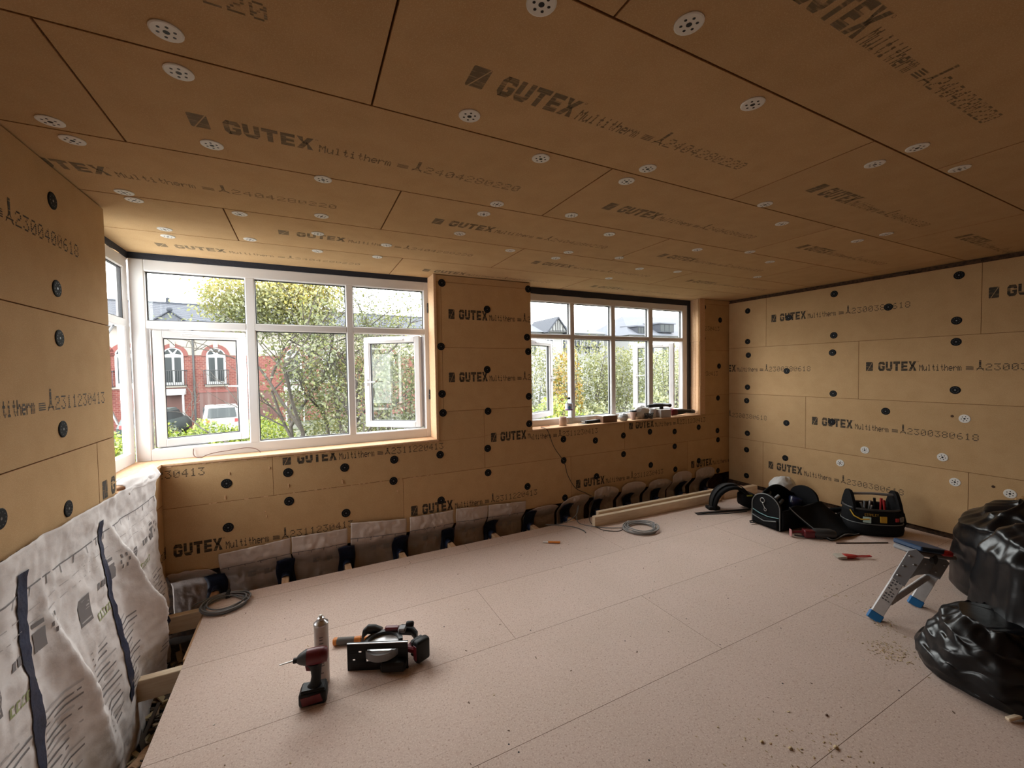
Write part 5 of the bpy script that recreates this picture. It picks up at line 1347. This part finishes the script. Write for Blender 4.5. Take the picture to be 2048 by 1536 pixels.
# --- white plastic bag behind it
b = MB(); b.ell((0, 0, 0.15), (0.17, 0.12, 0.16), 40, 30, fn=lambda d: 1+0.18*abs(mnoise.noise(d*2.4))+0.07*abs(mnoise.noise(d*6))-0.05)
o = b.build('plastic_bag', mat('white_polythene', (0.55, 0.54, 0.53), 0.45, bump=(18, 0.5, 0.01)), None, (4.62, 2.67, 0.0)); tag(o, 'crumpled white plastic bag against the right wall behind the tool bag', 'bag')
# --- red and black gun-shaped tool before the bag
t = thing('sealant_gun', 'dark red and black hand tool lying in front of the open tool bag', 'hand tool', (3.80, 2.13, 0), R(-38))
MB().cbox((0.0, -0.022, 0.006), (0.008, 0.022, 0.066), 0.003).build('end_plate', mat('pink_plate', (0.46, 0.22, 0.22), 0.5), t)
b = MB(); b.tube([(0.006, 0.0, 0.040), (0.06, 0.0, 0.046), (0.13, -0.005, 0.046)], [0.012, 0.011, 0.018], 8); b.build('arm', M_red, t)
b = MB(); b.cbox((0.10, -0.035, 0.004), (0.19, 0.035, 0.070), 0.012, smooth=True); b.build('housing', M_red, t)
b = MB(); b.lathe([(0.036, 0.0), (0.042, 0.02), (0.042, 0.14), (0.030, 0.17)], 16, axis='x'); b.build('barrel', M_darkgrey, t, (0.18, 0.0, 0.043))
b = MB(); b.tube([(0.03, -0.012, 0.018), (0.14, -0.02, 0.012), (0.24, -0.03, 0.008)], 0.007, 6); b.build('lever', M_darkgrey, t)
# --- bundle of straps with yellow webbing
t = thing('strap_bundle', 'black strap bundle with yellow webbing between the two tool bags', 'strap', (4.60, 2.22, 0), R(-30))
def loop(k):
    return [(0.13*math.cos(a)*(1+0.15*math.sin(2*a+k)), 0.09*math.sin(a), 0.02+0.05*k*0.5+0.025*math.sin(a*2+k)) for a in [i*math.pi/10 for i in range(20)]]
for k in range(3): MB().tube(loop(k), 0.018, 6, closed=True).build('strap', M_fab, t)
for k, (x, y, z, a) in enumerate(((-0.14, -0.09, 0.05, 20), (-0.12, -0.10, 0.075, -15), (-0.10, -0.11, 0.03, 5))):
    MB().cbox((-0.07, -0.008, 0), (0.07, 0.008, 0.006), 0.002).build('webbing', M_yellow, t, (x, y, z), (0, R(-8), R(a)))
# --- open tool tote
t = thing('tool_tote', 'black open tool tote with yellow trim and tools against right wall', 'bag', (4.56, 1.86, 0), R(-40))
def ov(rx, ry, z, n=28, p=0.75):
    out = []
    for i in range(n):
        a = 2*math.pi*i/n; c, s = math.cos(a), math.sin(a)
        out.append((rx*math.copysign(abs(c)**p, c), ry*math.copysign(abs(s)**p, s), z))
    return out
b = MB(); b.loft([ov(0.195, 0.125, 0.0), ov(0.205, 0.135, 0.02), ov(0.21, 0.14, 0.10), ov(0.205, 0.135, 0.19), ov(0.20, 0.13, 0.225)], cap=True)
b.f.pop(); b.m.pop(); b.s.pop()
solidify(b.build('body', M_fab, t), 0.012)
MB().tube(ov(0.203, 0.133, 0.228), 0.009, 8, closed=True).build('rim', M_darkgrey, t)
b = MB(); b.loft([ov(0.216, 0.150, 0.012), ov(0.222, 0.158, 0.05), ov(0.218, 0.150, 0.105)], cap=False); solidify(b.build('pocket_band', M_fab, t), 0.006)
MB().tube(ov(0.219, 0.152, 0.107), 0.004, 6, closed=True).build('pocket_trim', M_piping, t)
for sx in (-1, 1):
    MB().prism([(-0.11, 0.20), (0.11, 0.20), (0.09, 0.27), (0.05, 0.35), (0.025, 0.372), (-0.025, 0.372), (-0.05, 0.35), (-0.09, 0.27)], sx*0.175-0.012, sx*0.175+0.012, 'x').build('end_flap', M_fab, t)
MB().tube([(-0.17, 0, 0.335), (0, 0, 0.343), (0.17, 0, 0.335)], 0.012, 8).build('carry_bar', M_grey, t)
def fit(a, z, w, h, m_, nm, d=0.004, rr=(0.212, 0.145)):
    x = rr[0]*math.copysign(abs(math.cos(a))**0.75, math.cos(a)); y = rr[1]*math.copysign(abs(math.sin(a))**0.75, math.sin(a))
    o = MB().cbox((-w/2, -d, -h/2), (w/2, d, h/2), 0.0015).build(nm, m_, t); o.location = (x, y, z); o.rotation_euler = (0, 0, math.atan2(x*0.45, -y)); return o
fit(R(-112), 0.142, 0.055, 0.05, mat('mint_label', (0.45, 0.60, 0.56), 0.5), 'tool_packet', 0.006)
fit(R(-88), 0.152, 0.05, 0.055, M_yellow, 'tool_packet', 0.006)
fit(R(-60), 0.15, 0.03, 0.03, M_redb, 'tool_packet', 0.006)
fit(R(-40), 0.15, 0.05, 0.04, M_grey, 'tool_packet', 0.006)
b = MB(); b.tube([(-0.20, -0.075, 0.21), (-0.185, -0.105, 0.165), (-0.15, -0.140, 0.145), (-0.09, -0.150, 0.152)], 0.006, 6); b.build('yellow_trim', M_yellow, t)
b = MB(); x = -0.125                                       # brand lettering on the front
for ch in 'STANLEY':
    for p in glyph_rects(ch, x, 0.178, 0.0125, 0.022, 0.8):
        b.add([(px, -0.1405-0.004-0.02*(px+0.125), pz) for px, pz in p], [(0, 1, 2, 3)])
    x += 0.0155
b.build('lettering', M_yellow, t)
rnd = random.Random(2)
for k in range(7):
    x, y = rnd.uniform(-0.12, 0.12), rnd.uniform(-0.08, 0.08)
    MB().tube([(x, y, 0.05), (x+rnd.gauss(0, .02), y+rnd.gauss(0, .02), 0.24+rnd.random()*0.05)], [0.008, 0.011], 8).build('tool_handle', rnd.choice((M_darkgrey, M_grey, M_redb, M_steel, M_black)), t)
b = MB(); b.tube([(0.20, 0.02, 0.20), (0.25, 0.02, 0.16), (0.255, 0.0, 0.09), (0.225, -0.02, 0.03)], [0.016, 0.018, 0.016, 0.010], 6); b.build('side_strap', M_fab, t)
# --- thin rods on the floor
o = MB().tube([(3.98, 1.86, 0.005), (4.36, 1.66, 0.005)], 0.005, 6).build('metal_rod', mat('rusty_rod', (0.06, 0.035, 0.025), 0.6)); tag(o, 'thin dark metal rod on the floor touching the tool tote', 'rod')
# --- paintbrush
t = thing('paint_brush', 'paint brush with red handle and pale bristles on the floor', 'brush', (3.675, 1.725, 0), R(-31))
b = MB(); b.loft([[(x, w*c, 0.014+h*s) for c, s in ((-1, -.8), (1, -.8), (1, .8), (-1, .8))] for x, w, h in ((0, 0.030, 0.004), (0.02, 0.034, 0.010), (0.07, 0.031, 0.012))], smooth=False); b.build('bristles', mat('bristle', (0.42, 0.38, 0.32), 0.9, bump=(200, .8, .002)), t)
b = MB(); b.loft([[(x, w*math.cos(2*math.pi*i/10), 0.016+h*math.sin(2*math.pi*i/10)) for i in range(10)] for x, w, h in ((0.065, 0.033, 0.013), (0.10, 0.032, 0.014), (0.135, 0.022, 0.012), (0.16, 0.013, 0.009))]); b.build('ferrule', M_redb, t)
b = MB(); b.tube([(0.155, 0.010, 0.014), (0.21, 0.011, 0.016), (0.262, 0.009, 0.018), (0.268, 0.0, 0.018), (0.262, -0.009, 0.018), (0.21, -0.011, 0.016), (0.155, -0.010, 0.014)], 0.0045, 6); b.build('handle', M_redb, t)
# --- folding work platform / step with blue feet
t = thing('step_platform', 'aluminium folding step with blue feet beside the black sacks', 'ladder', (0, 0, 0))
def rail(p, q, w=0.058, d=0.026, name='leg'):
    p, q = Vector(p), Vector(q); z = (q-p); L = z.length; z.normalize()
    side = Vector((0.927, 0.375, 0)).cross(z).normalized()        # broad face roughly square to the viewer's side
    y = z.cross(side); M = axes(p, side, y, z)
    b = MB(); b.cbox((-w/2, -d/2, 0), (w/2, d/2, L), 0.003, M=M); o = b.build(name, M_alu, t)
    return o, M, L
o1, M1, L1 = rail((2.965, 1.195, 0.0), (3.215, 1.10, 0.375))
o2, M2, L2 = rail((3.365, 1.15, 0.0), (3.49, 1.065, 0.30))
for o, M in ((o1, M1), (o2, M2)):
    MB().cbox((-0.033, -0.017, 0.0), (0.033, 0.017, 0.048), 0.004, M=M).build('foot', M_blue, o)
b = MB(); rnd = random.Random(3)                                   # worn label print on the front leg
for k in range(9):
    for q in range(3):
        if rnd.random() < 0.8:
            z0 = 0.135+0.018*k; x0 = -0.02+0.014*q; b.add([(x0, -0.0138, z0), (x0+0.010, -0.0138, z0), (x0+0.010, -0.0138, z0+rnd.uniform(.004, .011)), (x0, -0.0138, z0+0.008)], [(0, 1, 2, 3)], 0, M=M1)
            b.add([(x0, 0.0138, z0), (x0+0.010, 0.0138, z0), (x0+0.010, 0.0138, z0+0.008), (x0, 0.0138, z0+0.008)], [(3, 2, 1, 0)], 0, M=M1)
b.build('worn_label', mat('label_ink', (0.10, 0.10, 0.11), 0.6), o1)['kind'] = 'stuff'
vdir = Vector((0.927, 0.375, 0))
def slab(pts, th, name, m_, parent=t):
    P = [Vector(p) for p in pts]; Q = [p-vdir*th for p in P]; k = len(P); c0 = sum(P, Vector())/k; c1 = sum(Q, Vector())/k
    b = MB(); b.add(P+Q+[c0, c1], [(i, (i+1) % k, 2*k) for i in range(k)]+[(k+(i+1) % k, k+i, 2*k+1) for i in range(k)]+[(i, i+k, (i+1) % k+k, (i+1) % k) for i in range(k)])
    return b.build(name, m_, parent)
LA = lambda x, f, e=0.0: M1 @ Vector((x, -0.026, L1*f+e))
LB2 = lambda x, f, e=0.0: M2 @ Vector((x, -0.026, L2*f+e))
mid = lambda p, q, k, dz: p.lerp(q, k)+Vector((0, 0, dz))
pl = slab([LA(-0.031, 0.60), LA(0.031, 0.57), LA(0.034, 1.0, 0.015), LA(-0.01, 1.0, 0.03), LA(-0.034, 1.0, 0.0)], 0.008, 'hinge_plate', M_alud)
slab([LA(0.02, 0.62), mid(LA(0.03, 0.6), LB2(-0.03, 0.66), 0.5, 0.02), LB2(-0.02, 0.66), LB2(-0.02, 1.0), mid(LA(0.03, 1.0), LB2(-0.03, 1.0), 0.5, -0.01), LA(0.02, 1.0)], 0.006, 'hinge_plate', M_alud)
slab([LB2(-0.031, 0.62), LB2(0.031, 0.66), LB2(0.031, 1.0), LB2(-0.01, 1.0, 0.02), LB2(-0.031, 1.0, 0.01)], 0.008, 'hinge_plate', M_alud)
for p in (LA(-0.018, 0.66), LA(-0.018, 0.80), LA(0.015, 0.88), LA(-0.018, 0.95), LB2(0.0, 0.75), LB2(0.015, 0.93), mid(LA(0.03, 0.9), LB2(-0.03, 0.9), 0.45, 0.0)):
    MB().ell((0, 0, 0), (0.006, 0.006, 0.006), 8, 6).build('rivet', M_steel, pl, p-vdir*0.011)
rail(M1 @ Vector((0.02, 0.0, L1*0.30)), M2 @ Vector((-0.01, 0.0, L2*0.62)), 0.034, 0.016, 'brace')
b = MB(); b.cbox((-0.02, -0.04, 0), (0.33, 0.09, 0.03), 0.008); b.build('platform', M_alud, t, (3.225, 1.115, 0.372), (0, R(13), R(-12)))
b = MB(); b.cbox((-0.01, -0.05, 0), (0.24, 0.10, 0.028), 0.006); b.build('platform_edge', M_blued, t, (3.235, 1.115, 0.401), (0, R(13), R(-12)))
b = MB(); b.cbox((0, -0.025, 0), (0.075, 0.025, 0.035), 0.012, smooth=True); b.build('catch', mat('catch_red', (0.65, 0.03, 0.04), 0.35), t, (3.40, 1.045, 0.352), (0, R(12), R(-14)))
b = MB(); b.lathe([(0.028, 0), (0.028, 0.02)], 14, axis='y'); b.build('hinge', M_darkgrey, t, (3.345, 1.045, 0.335))
# --- rubble sacks
def sack(label, c, rx, ry, h, seed, rot=0.0, prof=None, neck=0.0, lean=(0, 0)):
    prof = prof or [(0, .86), (.06, .98), (.2, 1.06), (.45, 1.0), (.7, .82), (.86, .6), (.95, .38), (1.0, .12)]
    nu, nv = 110, 80; S = Vector((seed*3.7, seed*1.3, 0)); rings = []
    for j in range(nv+1):
        t_ = j/nv
        for k in range(len(prof)-1):
            if prof[k][0] <= t_ <= prof[k+1][0]:
                f = (t_-prof[k][0])/(prof[k+1][0]-prof[k][0]); f = f*f*(3-2*f); r = prof[k][1]*(1-f)+prof[k+1][1]*f; break
        ring = []
        for i in range(nu):
            a = 2*math.pi*i/nu; d = Vector((math.cos(a), math.sin(a), t_*1.8))
            v1 = mnoise.voronoi(Vector((d.x*1.15, d.y*1.15, d.z*0.75))+S)[0]; v2 = mnoise.voronoi(Vector((d.x*2.6, d.y*2.6, d.z*2.0))+S*2)[0]
            cr = -0.17*(min(0.7, v1[1]-v1[0])-0.3)-0.035*(min(0.6, v2[1]-v2[0])-0.25)+0.08*mnoise.noise(d*1.1+S)
            pl_ = 0.02*math.sin(a*11+seed+4*mnoise.noise(d*2+S))*max(0, t_-0.6)*2
            q = r*(1+cr+pl_)
            z = h*t_*(1+0.10*mnoise.noise(Vector((math.cos(a)*1.3, math.sin(a)*1.3, 5))+S)*t_)
            ring.append((rx*q*math.cos(a)+lean[0]*t_, ry*q*math.sin(a)+lean[1]*t_, max(0.002, z+0.02*mnoise.noise(d*5+S)*(1 if t_ > 0.1 else 0))))
        rings.append(ring)
    b = MB(); b.loft(rings)
    o = b.build('rubble_sack', M_sack, None, (c[0], c[1], 0), (0, 0, rot)); return tag(o, label, 'sack', 'black rubble sacks')
sack('black rubble sack slumped at the back against the right wall', (4.05, 0.80), 0.42, 0.36, 0.63, 1, 0.3, prof=[(0, .86), (.06, 1.0), (.3, 1.04), (.55, .95), (.75, .80), (.9, .52), (1.0, .12)], lean=(-0.10, 0.05))
sack('tall black rubble sack standing behind the low one', (3.17, 0.57), 0.275, 0.25, 0.70, 2, 0.9, prof=[(0, .86), (.06, .98), (.25, 1.05), (.5, 1.0), (.75, .92), (.9, .72), (.96, .5), (1.0, .2)])
sack('low black rubble sack lying nearest the camera on the right', (2.90, 0.70), 0.265, 0.235, 0.30, 3, 0.5, prof=[(0, .90), (.06, 1.06), (.2, 1.10), (.5, .98), (.8, .80), (1.0, .50)])
sack('black rubble sack cut off by the right picture edge', (2.93, 0.28), 0.20, 0.20, 0.20, 4, 0.2)
o = MB().cbox((0, -0.009, 0), (0.36, 0.009, 0.014), 0.003).build('wood_batten', M_pinel, None, (2.60, 0.585, 0.002), (0, R(-14), R(-26))); tag(o, 'thin wood batten sticking out by the sacks at bottom right', 'timber')
# --- sawdust and chips on the deck
rnd = random.Random(11); M_dust = mat('sawdust', (0.52, 0.40, 0.24), 0.9); M_dust2 = mat('dark_crumb', (0.16, 0.10, 0.07), 0.9); M_dust3 = mat('white_crumb', (0.66, 0.63, 0.58), 0.8)
b = MB()
def crumb(x, y, s, mi):
    M = Matrix.Translation((x, y, s*0.35)) @ Matrix.Rotation(rnd.random()*6.3, 4, 'Z') @ Matrix.Rotation(rnd.gauss(0, .3), 4, 'Y')
    b.box((-s*rnd.uniform(.8, 2.4), -s*.6, -s*.3), (s*rnd.uniform(.8, 2.4), s*.6, s*.3), mi, M)
for cx, cy, n, sp in ((2.70, 1.02, 170, 0.055), (2.95, 1.12, 60, 0.06), (1.66, 0.95, 40, 0.09), (1.80, 0.86, 40, 0.07), (3.1, 1.4, 40, 0.1)):
    for k in range(n): crumb(cx+rnd.gauss(0, sp), cy+rnd.gauss(0, sp), rnd.uniform(.001, .0035), 0)
for k in range(260): crumb(rnd.uniform(-0.5, 4.6), rnd.uniform(0.7, 3.3), rnd.uniform(.001, .0032), rnd.choice((0, 1, 1, 1, 2)))
for x, y, s in ((1.67, 0.93, 0.006), (1.60, 1.00, 0.005), (1.83, 0.85, 0.007), (1.97, 0.95, 0.0045)):
    b.ell((x, y, s*0.6), (s*1.6, s, s*0.7), 10, 7, mi=0 if s > 0.0048 else 1, fn=lambda d: 1+0.4*mnoise.noise(d*2+Vector((s*99, 0, 0))))
tag(b.build('sawdust', [M_dust, M_dust2, M_dust3]), 'sawdust and small chips scattered over the chipboard floor', 'sawdust', kind='stuff')
o = MB().ell((0, 0, 0), (0.10, 0.07, 0.06), 24, 16, fn=lambda d: 1+0.5*mnoise.noise(d*5)).build('wood_wool', mat('orange_fibre', (0.42, 0.24, 0.10), 0.95, bump=(80, 1, .01)), None, (4.86, 1.02, 0.42)); tag(o, 'clump of orange wood fibre behind the sacks at the wall', 'wood fibre')
# ================================================================== THINGS ON THE SILLS
SR = 0.9192
t = thing('coffee_mug', 'pale pink mug standing on the right sill', 'mug', (2.425, 3.645, SR))
b = MB(); b.lathe([(0.036, 0.0), (0.040, 0.004), (0.041, 0.09), (0.039, 0.092), (0.037, 0.088), (0.036, 0.008), (0.002, 0.006)], 24); b.build('cup', mat('mug_glaze', (0.58, 0.43, 0.36), 0.35), t)
b = MB(); b.tube([(0.038, 0, 0.075), (0.060, 0, 0.072), (0.068, 0, 0.048), (0.060, 0, 0.024), (0.038, 0, 0.018)], 0.0055, 8); b.build('handle', MATS['mug_glaze'], t)
t = thing('water_bottle', 'clear water bottle with blue and purple label on the right sill', 'bottle', (2.545, 3.705, SR))
b = MB(); b.lathe([(0.030, 0), (0.040, 0.006), (0.041, 0.06), (0.038, 0.09), (0.041, 0.12), (0.041, 0.19), (0.036, 0.225), (0.020, 0.255), (0.014, 0.262), (0.014, 0.272)], 24); b.build('body', glass_mat('clear_plastic', (0.90, 0.93, 0.95), 0.12), t)
b = MB(); b.lathe([(0.0418, 0.150), (0.0418, 0.165)], 24, cap0=False, cap1=False); b.build('label_band', mat('purple_band', (0.20, 0.10, 0.34), 0.5), t)
b = MB(); b.lathe([(0.0418, 0.165), (0.0418, 0.192), (0.038, 0.222)], 24, cap0=False, cap1=False); b.build('label', mat('pale_blue_label', (0.55, 0.60, 0.74), 0.5), t)
b = MB()
for a0, a1, z0, z1 in ((-2.4, -1.7, 0.168, 0.192), (-2.2, -1.9, 0.160, 0.2)):
    b.add([(0.0423*math.cos(a), 0.0423*math.sin(a), z) for z in (z0, z1) for a in [a0+(a1-a0)*j/5 for j in range(6)]], [(j, j+1, j+7, j+6) for j in range(5)])
b.build('label_print', mat('label_blue', (0.08, 0.30, 0.60), 0.5), t)
b = MB(); b.lathe([(0.0155, 0.268), (0.016, 0.288), (0.013, 0.290)], 14); b.build('cap', M_black, t)
o = MB().tube(smooth_path([(2.16, 3.66, SR+.003), (2.19, 3.64, SR+.008), (2.22, 3.66, SR+.003), (2.25, 3.645, SR+.009), (2.27, 3.665, SR+.003)], 5), 0.003, 6).build('orange_wire', M_orange); tag(o, 'small twist of orange wire on the right sill beside the pier', 'wire')
t = thing('putty_knife', 'black scraper with dark blade lying on the right sill', 'hand tool', (2.61, 3.625, SR), R(3))
b = MB(); b.prism([(0, -0.004), (0.11, -0.02), (0.11, 0.02), (0, 0.004)], 0.004, 0.007); b.build('blade', M_darkgrey, t)
b = MB(); b.cbox((0.10, -0.022, 0.0), (0.30, 0.022, 0.034), 0.010, smooth=True); b.build('handle', M_black, t)
o = MB().lathe([(0.02, 0), (0.045, 0.004), (0.05, 0.012), (0.046, 0.012), (0.02, 0.006)], 20).build('lid_disc', M_whitep, None, (2.76, 3.70, SR)); tag(o, 'small white lid on the sill behind the scraper', 'lid')
t = thing('cardboard_box', 'low brown cardboard box with pale top on the right sill', 'box', (2.90, 3.572, SR), R(2))
MB().cbox((0, 0, 0), (0.205, 0.125, 0.068), 0.002).build('carton', mat('brown_card', (0.22, 0.12, 0.08), 0.8), t)
MB().cbox((0.004, 0.004, 0.0682), (0.201, 0.121, 0.074), 0.001).build('lid', mat('pale_card', (0.62, 0.62, 0.60), 0.6), t)
def crumple(name, label, c, r, seed, m_, cat='plastic wrap'):
    o = MB().ell((0, 0, r[2]*0.9), r, 30, 20, fn=lambda d: 1+0.45*(0.3-abs(mnoise.noise(d*2.2+Vector((seed, 0, 0)))))+0.25*(0.3-abs(mnoise.noise(d*5+Vector((0, seed, 0)))))).build(name, m_, None, c); return tag(o, label, cat)
M_wrap = mat('clear_wrap', (0.52, 0.54, 0.57), 0.3, bump=(40, .8, .006))
M_pbag = mat('thin_white_bag', (0.60, 0.59, 0.58), 0.4, bump=(25, .7, .008))
crumple('plastic_wrap', 'crumpled clear plastic right of the brown box on the sill', (3.22, 3.61, SR), (0.055, 0.045, 0.045), 3, M_wrap)
t = thing('paper_cup', 'takeaway paper cup with black lid on the right sill', 'cup', (3.385, 3.63, SR))
b = MB(); b.lathe([(0.028, 0), (0.0385, 0.092)], 24); b.build('cup', mat('paper_cup', (0.52, 0.40, 0.37), 0.6), t)
b = MB(); b.lathe([(0.041, 0.088), (0.041, 0.094), (0.037, 0.097), (0.036, 0.106), (0.030, 0.107)], 24); b.build('lid', M_black, t)
b = MB(); b.add([((0.030+0.0112*z/0.092+0.0006)*math.cos(a), (0.030+0.0112*z/0.092+0.0006)*math.sin(a), z) for z in (0.035, 0.07) for a in [-1.5+0.5*j/4 for j in range(5)]], [(j, j+1, j+6, j+5) for j in range(4)]); b.build('cup_print', M_blackm, t)
crumple('plastic_bag', 'crumpled white plastic bag in the middle of the right sill', (3.53, 3.65, SR), (0.105, 0.055, 0.075), 8, M_pbag, 'bag')
t = thing('cable_tangle', 'dark cable tangle in front of the white bag on the sill', 'cable', (3.585, 3.585, SR))
for k in range(4): MB().tube([(0.05*math.cos(a)*(1+.1*k), 0.016*math.sin(a), 0.012+0.014*k+0.012*math.sin(a*2+k)) for a in [i*math.pi/8 for i in range(16)]], 0.007, 6, closed=True).build('loop', M_cabled, t)
o = MB().lathe([(0.042, 0), (0.056, 0.105), (0.054, 0.106), (0.040, 0.004)], 22, cap1=False).build('white_tub', mat('milky_plastic', (0.62, 0.60, 0.60), 0.4), None, (3.705, 3.66, SR)); tag(o, 'milky white tub left of the white box on the sill', 'tub')
t = thing('white_box', 'small white carton at the front of the right sill', 'box', (3.755, 3.565, SR), R(-4))
MB().cbox((0, 0, 0), (0.155, 0.11, 0.092), 0.002).build('carton', mat('white_card', (0.44, 0.40, 0.38), 0.7), t)
MB().box((0.002, 0.05, 0.0921), (0.153, 0.054, 0.0926)).build('lid_seam', M_darkgrey, t)
t = thing('multi_tool', 'black oscillating tool resting on top of the white carton', 'power tool', (3.64, 3.655, SR+0.135), R(2))
def bod(pr): return [[(x, w*math.cos(2*math.pi*i/12), z+h*math.sin(2*math.pi*i/12)) for i in range(12)] for x, w, h, z in pr]
b = MB(); b.loft(bod([(0, .018, .016, 0), (0.02, .022, .02, .002), (0.12, .026, .024, .006), (0.22, .025, .022, .003), (0.30, .018, .015, -.002), (0.35, .02, .017, -.006), (0.37, .026, .024, -.008), (0.385, .02, .02, -.008)])); b.build('body', M_black, t)
MB().cbox((0.20, -0.014, -0.046), (0.25, 0.014, -0.012), 0.006).build('battery', M_black, t)
t = thing('power_tool', 'red and black slim power tool at the right end of the sill', 'power tool', (3.985, 3.63, SR), R(0))
b = MB(); b.loft(bod([(0, .024, .030, .038), (0.02, .034, .040, .042), (0.09, .034, .038, .042)])); b.build('battery', M_red, t)
b = MB(); b.loft(bod([(0.09, .032, .036, .042), (0.20, .030, .032, .044), (0.27, .022, .020, .046), (0.33, .026, .026, .044)])); b.build('body', M_black, t)
b = MB(); b.loft(bod([(0.33, .022, .022, .044), (0.37, .028, .026, .038), (0.41, .022, .020, .032), (0.42, .012, .012, .030)])); b.build('head', M_darkgrey, t)
b = MB(); b.cbox((0.015, -0.03, 0.078), (0.085, 0.03, 0.086), 0.003); b.build('top_panel', mat('pink_red', (0.5, 0.06, 0.11), 0.4), t)
# wire handle lying on the left sill against the frame
o = MB().tube(smooth_path([(-0.735, 3.725, 0.975), (-0.735, 3.715, 0.935), (-0.715, 3.70, 0.916), (-0.68, 3.69, 0.9135), (-0.655, 3.70, 0.925), (-0.60, 3.71, 0.936), (-0.50, 3.715, 0.945), (-0.42, 3.715, 0.952), (-0.36, 3.705, 0.945), (-0.33, 3.69, 0.930), (-0.315, 3.68, 0.914)], 6), 0.0032, 6).build('wire_hook', mat('brown_wire', (0.16, 0.09, 0.07), 0.5)); tag(o, 'bent brown wire on the left sill below the mullion', 'wire')
o = MB().cbox((-1.0, 3.02, 0.911), (-0.97, 3.16, 0.918), 0.002).build('metal_shim', M_alud); tag(o, 'thin grey metal shim on the sill under the return window', 'shim')
for z in (2.09, 1.30):
    b = MB(); b.cbox((1.022, 3.722, z-0.045), (1.031, 3.739, z+0.045), 0.003); b.build('frame_bracket', M_black, win1)
    MB().ell((1.021, 3.728, z), (0.005, 0.005, 0.005), 8, 6).build('frame_screw', M_steel, win1)
